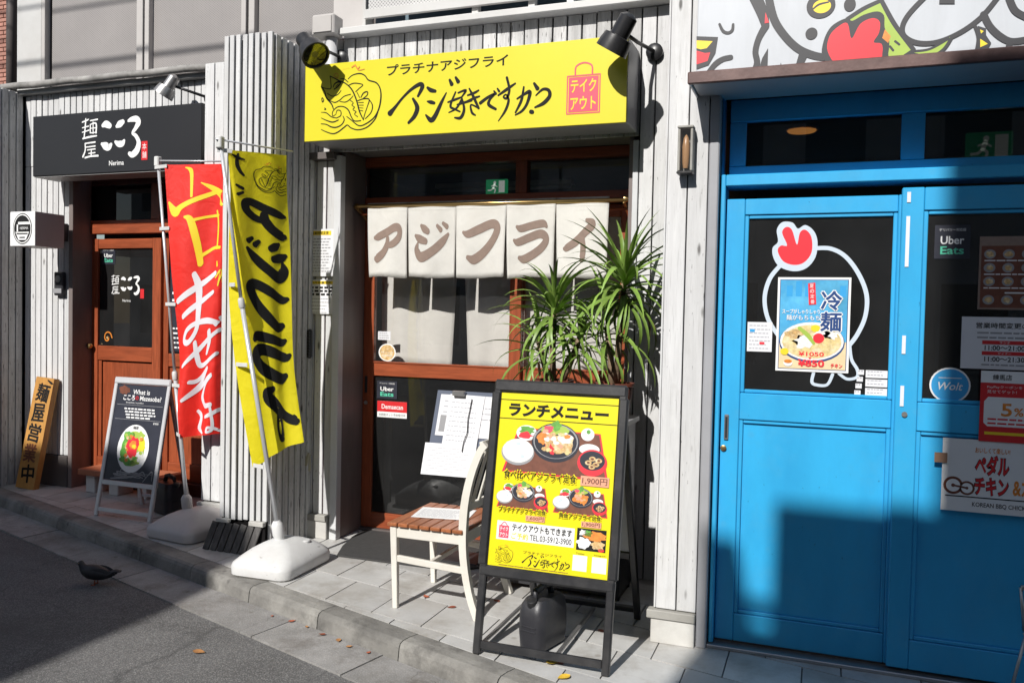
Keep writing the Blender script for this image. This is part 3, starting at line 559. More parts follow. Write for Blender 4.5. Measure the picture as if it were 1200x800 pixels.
# ---------------------------------------------------------------- setting: road, gutter, kerb, pavement
KS = -.325; KL = math.hypot(1, KS); KT = Vector((1 / KL, KS / KL, 0)); KN = Vector((-KS / KL, 1 / KL, 0))   # kerb direction and its normal towards the shops
K0 = Vector((-3.12, 3.93, 0))
def kpt(s, off, z): return K0 + KT * s + KN * off + Vector((0, 0, z))
E1, E2 = kpt(-60, -.27, -.108), kpt(60, -.27, -.108)
add('road', [(-70, -60, -.108), (70, -60, -.108), (70, E2.y if E2.y > -59 else -59, -.108), tuple(E2), tuple(E1)], [(0, 1, 2, 3, 4)], 'asphalt')['kind'] = 'structure'
g = bpy.data.objects.new('gutter', None); COL.objects.link(g); g.location = kpt(0, -.13, -.1); WL['gutter'] = g.location.copy(); tag(g, kind='structure')
add('bedding', [kpt(-14, -.27, -.13), kpt(12, -.27, -.13), kpt(12, .2, -.13), kpt(-14, .2, -.13)], [(0, 1, 2, 3)], 'grout', g)
i = 0; s = -9.1
while s < 7:
    L_ = .69; q = .0035; j = R.uniform(-.002, .002)
    top = [kpt(s + q, -.268, -.1 + j), kpt(s + L_ - q, -.268, -.1 + j), kpt(s + L_ - q, -.01, -.088 + j), kpt(s + q, -.01, -.088 + j)]
    vs = [Vector((p.x, p.y, -.16)) for p in top] + top
    add('gutter_slab', vs, [(3, 2, 1, 0), (4, 5, 6, 7), (0, 1, 5, 4), (1, 2, 6, 5), (2, 3, 7, 6), (3, 0, 4, 7)], 'gutter', g); s += L_
kb = bpy.data.objects.new('kerb', None); COL.objects.link(kb); kb.location = kpt(0, .06, -.1); WL['kerb'] = kb.location.copy(); tag(kb, kind='structure')
PROF = [(-.012, -.14), (0, -.03), (.008, -.012), (.026, -.002), (.07, .002), (.128, 0), (.13, -.14)]
s = -9.45
while s < 7:
    L_ = .6; q = .003; rr = [[kpt(s + (q if e == 0 else L_ - q), o + R.uniform(-.001, .001), z) for o, z in PROF] for e in (0, 1)]
    n = len(PROF); fs = [(k, k + 1, n + k + 1, n + k) for k in range(n - 1)] + [tuple(range(n))[::-1], tuple(range(n, 2 * n))]
    add('kerb_stone', rr[0] + rr[1], fs, 'kerb', kb); s += L_
pv = bpy.data.objects.new('pavement', None); COL.objects.link(pv); pv.location = (-2, 4.4, 0); WL['pavement'] = Vector(pv.location); tag(pv, kind='structure')
def clip(poly, o, nrm):
    out = []
    for a, b in zip(poly, poly[1:] + poly[:1]):
        da, db = (a - o).dot(nrm), (b - o).dot(nrm)
        if da >= 0: out.append(a)
        if da * db < 0: out.append(a + (b - a) * (da / (da - db)))
    return out
add('mortar_bed', [kpt(-4.6, .12, -.007), kpt(6.5, .12, -.007), Vector((4, 6.2, -.007)), Vector((-8, 6.2, -.007))], [(0, 1, 2, 3)], 'grout', pv)
T = .325
for r in range(-6, 9):
    for c in range(-24, 9):
        x0 = -.53 + c * T + (T * .5 if r % 2 == 0 else 0); x1 = x0 + T
        yr = lambda x, k: 3.80 - .24 * (x + .74) + k * .335
        P = [Vector((x0, yr(x0, r), 0)), Vector((x1, yr(x1, r), 0)), Vector((x1, yr(x1, r + 1), 0)), Vector((x0, yr(x0, r + 1), 0))]
        c0 = sum(P, Vector()) / 4; P = [c0 + (p - c0) * (1 - .007 / T) for p in P]
        P = clip(P, kpt(0, .134, 0), KN); P = clip(P, Vector((0, 5.75, 0)), Vector((0, -1, 0))) if P else P
        if len(P) < 3: continue
        if c0.x > 1.6: continue
        z = R.uniform(-.0012, .0012); n = len(P)
        add('tile', [Vector((p.x, p.y, -.03)) for p in P] + [Vector((p.x, p.y, z)) for p in P], [tuple(range(n))[::-1], tuple(range(n, 2 * n))] + [(k, (k + 1) % n, n + (k + 1) % n, n + k) for k in range(n)], 'tile', pv)

# ---------------------------------------------------------------- the other side of the street (behind the viewer): it shades and is mirrored
YO = -4.6
def sil(x, z, y=4.08):                            # where something at YO must stand to shade (x, y, z)
    t = y - YO; return x - SUN.x * t, z - SUN.z * t
def opp(name, label, x0, x1, h, y1=YO, deep=7, tops=()):
    t = thing(name, label, 'building', ((x0 + x1) / 2, y1 - deep / 2, -.1))
    box('wall', x0, x1, y1 - deep, y1, -.1, h, 'opposite_wall', t, 0)
    n = max(1, int((x1 - x0) / 1.5)); k = (x1 - x0) / n
    for fl in range(int(h // 2.9)):
        for q in range(n):
            cx = x0 + (q + .5) * k; z0 = .9 + fl * 2.9
            if z0 + 1.3 > h - .2: continue
            w = box('window', cx - .45, cx + .45, y1, y1 + .05, z0, z0 + 1.25, 'upper_white', t); box('pane', cx - .4, cx + .4, y1 + .05, y1 + .06, z0 + .05, z0 + 1.2, 'opposite_glass', w, 0)
    for a, b, z in tops: box('shadow_parapet', a, b, y1 - .6, y1 - .05, h, z, 'opposite_wall', t, 0)
    return t
xa, za = sil(-3.38, -.3, 4.45)
ap = opp('apartment_block', 'grey apartment block with sloping roof across the street facing the noodle shop', xa - 11, xa, za)
RP = [(xa - 11, za), (xa, za)] + [sil(x, z, 4.45) for x, z in ((-3.38, .13), (-4.8, .78), (-6.2, 1.0))] + [(xa - 11, za + 1.6)]
n = len(RP); add('roof', [(x, YO, z) for x, z in RP] + [(x, YO - 5, z) for x, z in RP], [tuple(range(n))[::-1], tuple(range(n, 2 * n))] + [(k, (k + 1) % n, n + (k + 1) % n, n + k) for k in range(n)], 'opposite_wall', ap)
xl, _ = sil(-.5, 0); x1_, z1_ = sil(.48, .12)
opp('low_house', 'low grey house across the street between two taller blocks', xa + .05, xl - .05, 5.4, YO, 6)
sb = opp('stepped_block', 'unseen grey block across the street, parapets stepped to cast the door shadow', xl, x1_, z1_, tops=[(sil(-.5, 0)[0], sil(-.36, 0)[0], sil(0, .56)[1]), (sil(-.2, 0)[0], x1_ - .001, sil(0, .77)[1])])  # unseen parapets, shaped for the shadow edge on the blue doors
box('shadow_rail', sil(-.36, 0)[0], sil(-.2, 0)[0], YO - .3, YO - .24, sil(0, .40)[1], sil(0, .45)[1], 'opposite_wall', sb, 0)  # unseen bar added to cast the dark band low on the blue door
opp('tall_block', 'tall grey block across the street facing the blue shop', x1_ + .002, x1_ + 9, sil(0, 2.62, 3.77)[1])
for i, (x0, z0, x1, z1, r) in enumerate([(-16, 7.2, 10, 7.75, .017), (-16, 7.5, 10, 8.0, .012), (-16, 8.1, 10, 7.6, .014), (-16, 7.0, 10, 8.6, .01)]):
    pts = [(x0 + (x1 - x0) * k / 12, 1.2 + .25 * i, z0 + (z1 - z0) * k / 12 - .35 * (1 - (k / 6 - 1) ** 2)) for k in range(13)]
    tag(sweep('overhead_cable', pts, r, 'cable', None, 6), 'black cable strung high along the street over the road', 'cable', 'cables over the street')
# ---------------------------------------------------------------- board walls
def boards_x(parent, x0, x1, y, z0, z1, n, m='board', gap=.009, th=.018, name='board', jit=.004, zj=0):
    w = (x1 - x0) / n
    for k in range(n):
        a = x0 + k * w + gap / 2; b = x0 + (k + 1) * w - gap / 2; d = R.uniform(-jit, jit)
        box(name, a, b, y + d, y + th + d, z0 + (R.uniform(-zj, zj) if zj else 0), z1 + (R.uniform(-zj, zj) if zj else 0), m, parent, .0025)
def boards_y(parent, x, y0, y1, z0, z1, n, m='board', gap=.007, th=.018, name='board'):
    w = (y1 - y0) / n
    for k in range(n): box(name, x - th, x + R.uniform(-.002, .002), y0 + k * w + gap / 2, y0 + (k + 1) * w - gap / 2, z0, z1, m, parent, .0025)

# ================================================================ NOODLE SHOP (left)
ns = thing('noodle_shop', 'white boarded noodle shop with red wooden door under a black signboard', 'shop', (-5.5, 5.6, 0))
box('backing', -6.9, -6.06, 5.44, 5.5, 0, 3.36, 'gap', ns, 0)
box('backing', -6.06, -4.05, 5.44, 5.5, 2.62, 3.36, 'gap', ns, 0)
boards_x(ns, -6.56, -6.04, 5.42, .27, 2.75, 8, 'board')
boards_x(ns, -6.56, -4.02, 5.42, 2.753, 3.36, 39, 'board')
box('plinth', -6.56, -6.045, 5.405, 5.44, 0, .265, 'trim_dark', ns)
box('jamb', -6.035, -5.99, 5.405, 5.66, 0, 2.75, 'reveal', ns)
box('cornice', -6.62, -4.1, 5.36, 5.46, 3.362, 3.40, 'soffit', ns)
sweep('rain_gutter', [(-6.75 + k * .2, 5.33, 3.425 + .004 * math.sin(k * 2.1)) for k in range(13)], .03, 'gutter_pipe', ns, 10)
# corner pier of the neighbour on the far left: only its shaded side shows
box('backing', -6.9, -6.585, 4.9, 5.43, 0, 3.36, 'gap', ns, 0)
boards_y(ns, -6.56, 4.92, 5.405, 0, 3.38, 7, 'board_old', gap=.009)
# room behind
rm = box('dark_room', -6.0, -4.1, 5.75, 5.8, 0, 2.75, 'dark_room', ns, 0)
# door set
df = box('door_frame', -6.10, -6.045, 5.585, 5.66, 0, 2.62, 'wood_v', ns)
box('lintel', -6.04, -4.3, 5.585, 5.665, 2.18, 2.26, 'wood_h', df); box('sill_ledge', -6.04, -4.3, 5.59, 5.66, 2.262, 2.295, 'wood_h', df)
box('head', -6.04, -4.3, 5.6, 5.66, 2.6, 2.7, 'wood_dark', df); box('mullion', -5.33, -5.235, 5.592, 5.66, 2.296, 2.6, 'wood_v', df); box('mullion', -6.04, -5.99, 5.594, 5.66, 2.296, 2.6, 'wood_v', df)
box('transom_pane', -5.99, -5.33, 5.64, 5.645, 2.296, 2.6, 'black_glass', df, 0); box('transom_pane', -5.235, -4.3, 5.64, 5.645, 2.296, 2.6, 'black_glass', df, 0)
dl = box('door_leaf', -6.015, -5.925, 5.61, 5.655, .1, 2.14, 'wood_v', ns)
box('stile', -5.325, -5.235, 5.61, 5.655, .1, 2.14, 'wood_v', dl); box('rail', -5.924, -5.326, 5.612, 5.653, 2.055, 2.138, 'wood_h', dl)
box('rail', -5.924, -5.326, 5.612, 5.653, 1.09, 1.215, 'wood_h', dl); box('rail', -5.924, -5.326, 5.612, 5.653, .1, .25, 'wood_h', dl)
box('panel', -5.88, -5.34, 5.63, 5.645, .25, 1.075, 'wood_v', dl, 0); box('panel_bead', -5.925, -5.89, 5.622, 5.65, .25, 1.09, 'wood_v', dl)
box('pane', -5.924, -5.326, 5.63, 5.636, 1.216, 2.054, 'black_glass', dl, 0)
d2 = box('door_leaf', -5.233, -5.18, 5.64, 5.68, .1, 2.16, 'wood_v', ns)
box('rail', -5.179, -4.35, 5.642, 5.678, 2.085, 2.16, 'wood_h', d2); box('rail', -5.179, -4.35, 5.642, 5.678, 1.06, 1.17, 'wood_h', d2); box('panel', -5.179, -4.35, 5.66, 5.672, .25, 1.06, 'wood_v', d2, 0); box('rail', -5.179, -4.35, 5.642, 5.678, .1, .249, 'wood_h', d2)
box('pane', -5.179, -4.35, 5.655, 5.66, 1.17, 2.085, 'black_glass', d2, 0); box('stile', -4.35, -4.28, 5.64, 5.68, .1, 2.16, 'wood_v', d2)
box('threshold', -6.05, -4.3, 5.57, 5.7, 0, .098, 'wood_dark', ns)
for x, m in ((-6.07, 'steel'), (-5.975, 'brass')):
    spin('door_knob', (x, 5.612 if x > -6 else 5.586, 1.21), (0, -1, 0), [(.008, 0), (.008, .02), (.022, .028), (.026, .04), (.02, .055), (.004, .06)], m, ns if x < -6 else dl, 14)
# step
st = thing('door_step', 'low step with reddish wooden top and white legs at the red door', 'step', (-5.4, 5.4, 0))
box('tread', -5.80, -4.9, 5.29, 5.55, .15, .2, 'step_wood', st, .006)
for x in (-5.75, -5.5, -5.2, -5.0): box('leg', x, x + .1, 5.33, 5.5, 0, .149, 'white_plastic', st, .006)
# black signboard
bs = thing('black_signboard', 'black box signboard with white brush lettering over the red door', 'sign', (-5.3, 5.3, 2.61))
box('cabinet', -6.147, -4.43, 5.15, 5.4, 2.612, 3.10, 'sign_black', bs, .004)
box('underside', -6.14, -4.44, 5.16, 5.395, 2.604, 2.611, 'soffit', bs, 0)
p = Print(); p.rect(.285, -.165, .345, -.02, 'print_red', 2); p.text('本', .315, -.06, .04, .05, 'print_white', 3); p.text('舗', .315, -.125, .04, .05, 'print_white', 3); p.build('red_seal', bs, plane((-5.29, 5.15, 2.86))); p = Print(); p.text('Nerima', .035, -.175, .15, .038, 'print_white', 2, .01); p.build('small_lettering', bs, plane((-5.29, 5.15, 2.86))); p = Print(); p.art(KOKORO[5:], {'white': 'print_white'}); p.build('kanji_lettering', bs, plane((-5.29, 5.15, 2.86))); p = Print(); p.art(KOKORO[:5], {'white': 'print_white'})
p.build('lettering', bs, plane((-5.29, 5.15, 2.86)))
# projecting box sign
bx = thing('projecting_box_sign', 'small square box sign with black oval bowl emblem beside the red door', 'sign', (-6.06, 5.2, 2.02))
box('cabinet', -6.203, -5.932, 5.0, 5.27, 2.027, 2.303, 'upper_frame', bx, .003); box('face', -6.203, -5.932, 4.992, 4.999, 2.027, 2.303, 'print_white', bx, .002); box('bracket', -6.15, -6.05, 5.271, 5.415, 2.1, 2.25, 'trim_dark', bx)
p = Print(); p.ell(0, 0, .105, .125, 'ink', 1); p.ell(0, 0, .098, .117, 'print_white', 2); p.ell(0, 0, .09, .108, 'ink', 3); p.rect(-.06, .035, .085, .055, 'print_white', 4); p.rect(-.06, -.03, -.045, .055, 'print_white', 4); p.text('NERIMA', .02, .005, .09, .02, 'print_white', 4)
p.poly([(-.075, -.025), (.075, -.025), (.04, -.09), (-.04, -.09)], 'print_white', 4); p.rect(-.06, -.045, .06, -.035, 'ink', 5); p.rect(-.03, -.075, .03, -.065, 'ink', 5); p.build('emblem', bx, plane((-6.067, 4.992, 2.165)))
mb = thing('intercom_box', 'black intercom box on the white boards below the box sign', 'intercom', (-6.1, 5.4, 1.6)); box('body', -6.17, -6.07, 5.375, 5.418, 1.64, 1.84, 'black_plastic', mb, .008); box('label', -6.165, -6.075, 5.368, 5.374, 1.66, 1.70, 'print_grey', mb, 0); spin('speaker', (-6.12, 5.375, 1.78), (0, -1, 0), [(.03, 0), (.03, .004), (.02, .006)], 'steel', mb, 14)
# glass stickers of the red door
def sticker_delivery(x, y, z, w, h, label, head='デリバリー対応店'):
    t = thing('delivery_sticker', label, 'sticker', (x + w / 2, y, z), group='delivery service stickers')
    f = plane((x, y, z)); sheet('backing', t, f, w, h, 'print_dark', .001); p = Print(); p.text(head, w / 2, h * .86, w * .75, h * .09, 'print_white', 1); p.text('Uber', w * .5, h * .55, w * .66, h * .24, 'print_white', 1, .02); p.text('Eats', w * .5, h * .25, w * .66, h * .24, 'print_teal', 1, .02); p.build('lettering', t, f)
sticker_delivery(-5.90, 5.628, 1.92, .15, .14, 'small black delivery sticker on the glass of the red noodle shop door')
t = thing('glass_logo', 'white brush lettering logo on the glass of the red door', 'lettering', (-5.6, 5.628, 1.6)); p = Print(); p.rect(.15, -.1, .19, -.02, 'print_red', 2); p.build('red_seal', t, plane((-5.62, 5.628, 1.73))); p = Print(); p.text('Nerima', .0, -.12, .09, .022, 'print_white', 2); p.build('small_lettering', t, plane((-5.62, 5.628, 1.73))); p = Print(); p.art(KOKORO[5:], {'white': 'print_white'}, k=.52); p.build('kanji_lettering', t, plane((-5.62, 5.628, 1.73))); p = Print(); p.art(KOKORO[:5], {'white': 'print_white'}, k=.52); p.build('lettering', t, plane((-5.62, 5.628, 1.73)))
t = thing('swirl_sticker', 'orange swirl sticker low on the glass of the red door', 'sticker', (-5.85, 5.628, 1.22)); p = Print(); p.stroke([(.05 * math.cos(a * .7) * (1 - a / 12), .06 * math.sin(a * .7) * (1 - a / 12), .011) for a in range(11)], 'print_orange', 1); p.ell(0, 0, .012, .012, 'print_fry', 1); p.build('swirl', t, plane((-5.83, 5.628, 1.285)))
t = thing('window_menu', 'black menu panel with white print behind the red flag', 'menu', (-5.1, 5.65, 1.2)); f = plane((-5.17, 5.652, 1.19)); sheet('panel', t, f, .55, .88, 'print_dark', .001); p = Print(); p.ell(.1, .68, .085, .12, 'print_white', 1); p.ell(.1, .68, .06, .085, 'print_green', 2); p.ell(.1, .67, .035, .05, 'print_orange', 3); p.lines(.02, .3, .5, 2, .06, .02, 'print_white', 1); p.ell(.2, .33, .07, .1, 'print_white', 1); p.lines(.02, .4, .2, 5, .04, .014, 'print_white', 1); p.build('print', t, f)

# spotlights: bracket, arm, can-shaped head, lens
def spot(label, root, wall, head, aim, size, face_mat='black_metal', arm='black_metal'):
    t = thing('spotlight', label, 'spotlight', wall, group='spotlights over the signs'); a = Vector(aim).normalized(); h = Vector(head)
    spin('wall_plate', wall, (0, -1, 0), [(.05, 0), (.05, .02), (.03, .035)], 'black_metal', t, 16)
    sweep('arm', [Vector(wall) + Vector((0, -.02, 0)), (Vector(wall) + h) / 2 + Vector((0, 0, .015)), h - a * size * .3], .011, arm, t, 8)
    b = spin('lamp_head', h - a * size, a, [(.02 * size / .1, -.02), (.045 * size / .1, 0), (.047 * size / .1, size * .95), (.07 * size / .1, size * 1.0), (.078 * size / .1, size * 1.35), (.082 * size / .1, size * 1.75), (.074 * size / .1, size * 1.76), (.068 * size / .1, size * 1.6)], face_mat, t, 22)
    spin('lens', h + a * size * .62, a, [(.066 * size / .1, 0), (.066 * size / .1, .004)], 'lens', b, 20)
    spin('bulb', h + a * size * .35, a, [(.05 * size / .1, 0), (.03 * size / .1, .01), (.02 * size / .1, .03)], 'silver', b, 14)
    return t
t = spot('dull silver spotlight on the boards above the black signboard', None, (-4.56, 5.4, 3.20), (-4.80, 5.2, 3.25), (-.35, -.15, -.6), .095, 'steel')

# ================================================================ boarded wall and pier between the two shops
pr = thing('boarded_pier', 'tall pier clad in narrow white boards between the two shops', 'pier', (-3.6, 4.8, 0))
box('core', -3.655, -3.30, 4.475, 5.3, 0, 3.27, 'gap', pr, 0)
boards_x(pr, -3.665, -3.28, 4.45, .2, 3.295, 8, 'board', gap=.015, th=.022, zj=.006)
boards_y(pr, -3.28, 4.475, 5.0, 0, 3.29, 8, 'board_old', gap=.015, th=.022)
for k in range(7): bar('skirt_board', (-3.665 + k * .056, 4.43, .175), (-3.70 + k * .056, 4.375, .0), .044, .014, 'skirt_shade', pr, side=(0, 1, .3))
box('skirt_backing', -3.66, -3.29, 4.44, 4.449, 0, .17, 'gap', pr, 0)
box('ledge', -3.66, -3.56, 4.42, 4.452, .176, .2, 'plinth', pr); box('ledge', -3.4, -3.29, 4.415, 4.452, .176, .205, 'plinth', pr)
sw = thing('side_boarding', 'strip of wide white boards beside the boarded pier', 'wall', (-3.9, 4.85, 0))
box('core', -4.1, -3.67, 4.82, 5.3, 0, 3.24, 'gap', sw, 0); boards_x(sw, -4.11, -3.68, 4.8, .2, 3.262, 5, 'board', gap=.009)
box('plinth', -4.11, -3.685, 4.785, 4.82, 0, .14, 'plinth_cap', sw); box('plinth_cap', -4.12, -3.68, 4.775, 4.82, .142, .19, 'plinth', sw)

# ================================================================ FRIED FISH SHOP (middle)
fs_ = thing('fried_fish_shop', 'shop front with red wooden sliding doors and white boards under a yellow sign', 'shop', (-2.1, 5.1, 0))
box('backing', -3.28, -3.11, 4.95, 5.2, .15, 3.37, 'gap_red', fs_, 0)
boards_x(fs_, -3.35, -3.105, 4.93, .165, 2.57, 3, 'board', gap=.01)
box('backing', -3.1, -.74, 4.95, 5.05, 2.72, 3.37, 'gap', fs_, 0)
boards_x(fs_, -3.35, -1.05, 4.93, 2.625, 3.372, 25, 'board_old', gap=.01)
box('backing', -1.075, -.74, 4.952, 5.2, 0, 2.72, 'gap', fs_, 0)
boards_x(fs_, -1.05, -.70, 4.93, .0, 3.37, 4, 'board', gap=.008)
box('corner_bead', -1.085, -1.052, 4.925, 4.96, 0, 2.6, 'trim_white', fs_)
box('head_bar', -3.36, -3.1, 4.87, 4.95, 2.572, 2.62, 'trim_dark', fs_)
box('plinth', -3.36, -3.135, 4.9, 4.95, 0, .12, 'plinth', fs_, .004); box('plinth_cap', -3.37, -3.125, 4.89, 4.952, .121, .163, 'plinth_cap', fs_, .004)
box('white_post', -3.118, -3.065, 4.91, 4.97, 0, 2.6, 'trim_white', fs_)
box('reveal', -3.10, -3.07, 4.972, 5.25, 0, 2.64, 'reveal', fs_); box('reveal', -1.115, -1.087, 4.96, 5.25, 0, 2.64, 'reveal', fs_); box('soffit', -3.1, -1.09, 4.96, 5.25, 2.645, 2.7, 'soffit', fs_)
fr = box('door_frame', -3.125, -3.085, 5.235, 5.33, 0, 2.64, 'wood_v', fs_)
box('jamb', -1.155, -1.117, 5.235, 5.33, 0, 2.64, 'wood_v', fr); box('head', -3.084, -1.156, 5.24, 5.325, 2.575, 2.64, 'wood_h', fr); box('lintel', -3.084, -1.156, 5.24, 5.325, 2.29, 2.36, 'wood_h', fr); box('mullion', -1.94, -1.86, 5.245, 5.32, 2.361, 2.574, 'wood_v', fr)
for a, b in ((-3.084, -1.94), (-1.86, -1.156)):
    box('transom_pane', a, b, 5.28, 5.286, 2.361, 2.574, 'clear_glass', fr, 0)
def leaf(x0, x1, y, mullion=.085):
    d = box('door_leaf', x0, x0 + mullion, y, y + .04, .02, 2.28, 'wood_v', fs_)
    box('stile', x1 - mullion, x1, y, y + .04, .02, 2.28, 'wood_v', d)
    for z0, z1 in ((2.2, 2.28), (1.105, 1.207), (.02, .13)): box('rail', x0 + mullion + .001, x1 - mullion - .001, y + .002, y + .038, z0, z1, 'wood_h', d)
    box('bead', x0 + mullion + .001, x1 - mullion - .001, y - .004, y + .001, 1.197, 1.207, 'wood_h', d)
    box('pane', x0 + mullion, x1 - mullion, y + .018, y + .023, 1.208, 2.199, 'clear_glass', d, 0); box('pane', x0 + mullion, x1 - mullion, y + .018, y + .023, .131, 1.104, 'dark_glass', d, 0)
    return d
l1 = leaf(-3.075, -1.885, 5.255, .082); l2 = leaf(-1.96, -1.16, 5.302, .075)
box('finger_pull', -3.055, -3.035, 5.248, 5.254, .98, 1.1, 'black_metal', l1, .004); spin('keyhole', (-3.045, 5.254, .91), (0, -1, 0), [(.014, 0), (.014, .006)], 'steel', l1, 12)
box('threshold', -3.1, -1.12, 5.22, 5.34, 0, .018, 'trim_dark', fs_)
# room behind the doors
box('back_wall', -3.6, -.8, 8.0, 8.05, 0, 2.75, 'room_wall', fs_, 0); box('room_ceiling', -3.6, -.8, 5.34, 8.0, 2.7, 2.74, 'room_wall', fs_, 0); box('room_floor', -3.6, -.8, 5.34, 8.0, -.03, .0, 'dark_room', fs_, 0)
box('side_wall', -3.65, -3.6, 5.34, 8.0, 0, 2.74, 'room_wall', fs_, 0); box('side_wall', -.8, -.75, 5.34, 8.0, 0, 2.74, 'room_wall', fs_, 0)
def exit_sign(x, y, z, w, h, label):
    t = thing('exit_sign', label, 'exit sign', (x + w / 2, y, z), group='green exit signs'); f = plane((x, y, z)); box('case', x, x + w, y, y + .03, z, z + h, 'exit_green', t, .003); p = Print()
    p.rect(w * .62, h * .1, w * .9, h * .9, 'exit_white', 1); p.ell(w * .43, h * .78, h * .1, h * .1, 'exit_white', 1); p.stroke([(w * .42, h * .66, h * .17), (w * .36, h * .42, h * .15)], 'exit_white', 1); p.stroke([(w * .36, h * .42, h * .1), (w * .46, h * .3, h * .1), (w * .42, h * .1, h * .09)], 'exit_white', 1); p.stroke([(w * .36, h * .42, h * .1), (w * .26, h * .28, h * .1), (w * .12, h * .26, h * .09)], 'exit_white', 1); p.stroke([(w * .42, h * .62, h * .07), (w * .54, h * .5, h * .07)], 'exit_white', 1); p.stroke([(w * .4, h * .62, h * .07), (w * .27, h * .54, h * .07)], 'exit_white', 1); p.build('pictogram', t, f)
exit_sign(-2.42, 5.9, 2.46, .17, .11, 'green running man exit sign behind the transom over the cloth curtain')
for x in (-2.75, -2.2): 
    lt = thing('ceiling_tube_light', 'unlit white tube fitting on the ceiling behind the red doors', 'light', (x, 6.8, 2.6), group='tube fittings in the fish shop'); box('base', x - .5, x + .2, 6.75, 6.85, 2.66, 2.699, 'white_plastic', lt); sweep('tube', [(x - .48, 6.8, 2.64), (x + .18, 6.8, 2.64)], .014, 'print_white', lt, 8)

# inner cloth curtains behind the glass
def cloth(name, parent, x0, x1, y, z0, z1, m, amp=.012, waves=3, nx=20, nz=14, slit0=0, slit1=0, ph=0, flare=0):
    def fn(u, v, d=0):                    # u 0..1 left to right, v 0..1 bottom to top
        k = 1 - v; a = x0 + slit0 * k; b = x1 - slit1 * k; x = a + (b - a) * u; yy = y + amp * (.25 + k) * math.sin(u * waves * 2 * math.pi + ph + 1.3 * k) - flare * k * k
        return Vector((x, yy - d, z0 + (z1 - z0) * v + .006 * k * math.sin(u * 5 + ph)))
    vs = [fn(i / nx, j / nz) for j in range(nz + 1) for i in range(nx + 1)]
    back = [p + Vector((0, .0025, 0)) for p in vs]; n = len(vs); W = nx + 1
    fs = [(j * W + i, j * W + i + 1, (j + 1) * W + i + 1, (j + 1) * W + i) for j in range(nz) for i in range(nx)]
    fb = [tuple(n + q for q in f[::-1]) for f in fs]
    edge = [(i, n + i, n + i + 1, i + 1) for i in range(nx)] + [(nz * W + i + 1, nz * W + i, n + nz * W + i, n + nz * W + i + 1)[::-1] for i in range(nx)] + [(j * W, (j + 1) * W, n + (j + 1) * W, n + j * W) for j in range(nz)] + [(j * W + nx, n + j * W + nx, n + (j + 1) * W + nx, (j + 1) * W + nx) for j in range(nz)]
    return add(name, vs + back, fs + fb + edge, m, parent, True), fn
ic = thing('inner_curtain', 'plain cream curtain with a gap hanging behind the glass of the red doors', 'curtain', (-2.1, 5.37, 1.15))
sweep('rod', [(-3.05, 5.4, 2.27), (-1.18, 5.4, 2.27)], .008, 'steel', ic, 8)
for a, b, s0, s1, ph in ((-3.02, -2.40, .01, .055, 0), (-2.385, -1.92, .06, -.03, 1.2), (-1.93, -1.17, -.02, 0, 3)): cloth('curtain_panel', ic, a, b, 5.40, 1.16, 2.265, 'curtain', .012, 2, slit0=s0, slit1=s1, ph=ph)

# noren: five cloth panels with one kana each
nr = thing('noren_curtain', 'short cream cloth curtain with brown brush kana across the red doorway', 'noren curtain', (-2.1, 5.1, 1.79))
sweep('pole', [(-3.06, 5.1, 2.283), (-1.155, 5.1, 2.275)], .014, 'brass', nr, 12)
sweep('lower_rail', [(-3.05, 5.15, 2.235), (-1.16, 5.15, 2.228)], .009, 'wood_h', nr, 10)
for x in (-3.045, -1.17):
    spin('finial', (x, 5.1, 2.281), (-1 if x < -2 else 1, 0, 0), [(.022, 0), (.022, .012), (.012, .03)], 'brass', nr, 14); bar('bracket', (x, 5.1, 2.27), (x, 5.25, 2.2), .03, .02, 'brass', nr, side=(1, 0, 0))
XS = [-2.965, -2.657, -2.298, -1.942, -1.608, -1.265]
for k, ch in enumerate(('a', 'ji', 'fu', 'ra', 'i')):
    o, fn = cloth('cloth_panel', nr, XS[k], XS[k + 1], 5.098, 1.795, 2.3, 'noren', .011, 1, slit0=.006 if k else 0, slit1=.016, ph=k * 1.7, flare=-.02)
    p = Print(.001); w = XS[k + 1] - XS[k]
    for s in KANA[ch]: p.stroke([(.15 + .72 * x, .22 + .5 * y, wd * .62) for x, y, wd in s], 'print_tan', 2.5, sub=10)
    p.build('kana', o, lambda x, y, d, fn=fn: fn(x, y, d))
    p = Print(.001); p.stroke([(.02, .9, .008), (.5, .895, .008), (.98, .9, .008)], 'noren', 1.6, sub=10); p.build('hem', o, lambda x, y, d, fn=fn: fn(x, y, d))

# yellow signboard
ys = thing('yellow_signboard', 'long yellow box signboard with brush lettering and fish drawing over the red doors', 'sign', (-2.1, 4.78, 2.63))
box('cabinet', -3.166, -1.064, 4.646, 4.925, 2.642, 3.118, 'trim_grey', ys, .006); box('face', -3.168, -1.066, 4.634, 4.645, 2.639, 3.121, 'sign_yellow', ys, .002)
f = plane((-2.115, 4.634, 2.88)); p = Print(); p.art(SIGN_TEXT, {'ink': 'ink'}); p.text('プラチナアジフライ', -.06, .165, .80, .066, 'ink', 2, .015)
p.art([('s', 'r', [(x * .115, y * .115, .007) for x, y in q]) for q in ([(-.83, -1), (.83, -1)], [(.83, -1), (.83, .85)], [(.83, .85), (-.83, .85)], [(-.83, .85), (-.83, -1)])], {'r': 'print_pink'}, ox=.80, oy=-.06)
p.rect(.713, -.167, .887, .03, 'print_pink', 2); p.stroke([(.75, .045, .009), (.755, .09, .009), (.80, .108, .009), (.845, .09, .009), (.85, .045, .009)], 'print_pink', 2)
p.text('テイク', .80, -.02, .15, .075, 'print_yellow', 4, .02); p.text('アウト', .80, -.118, .15, .075, 'print_yellow', 4, .02); p.build('lettering', ys, f)
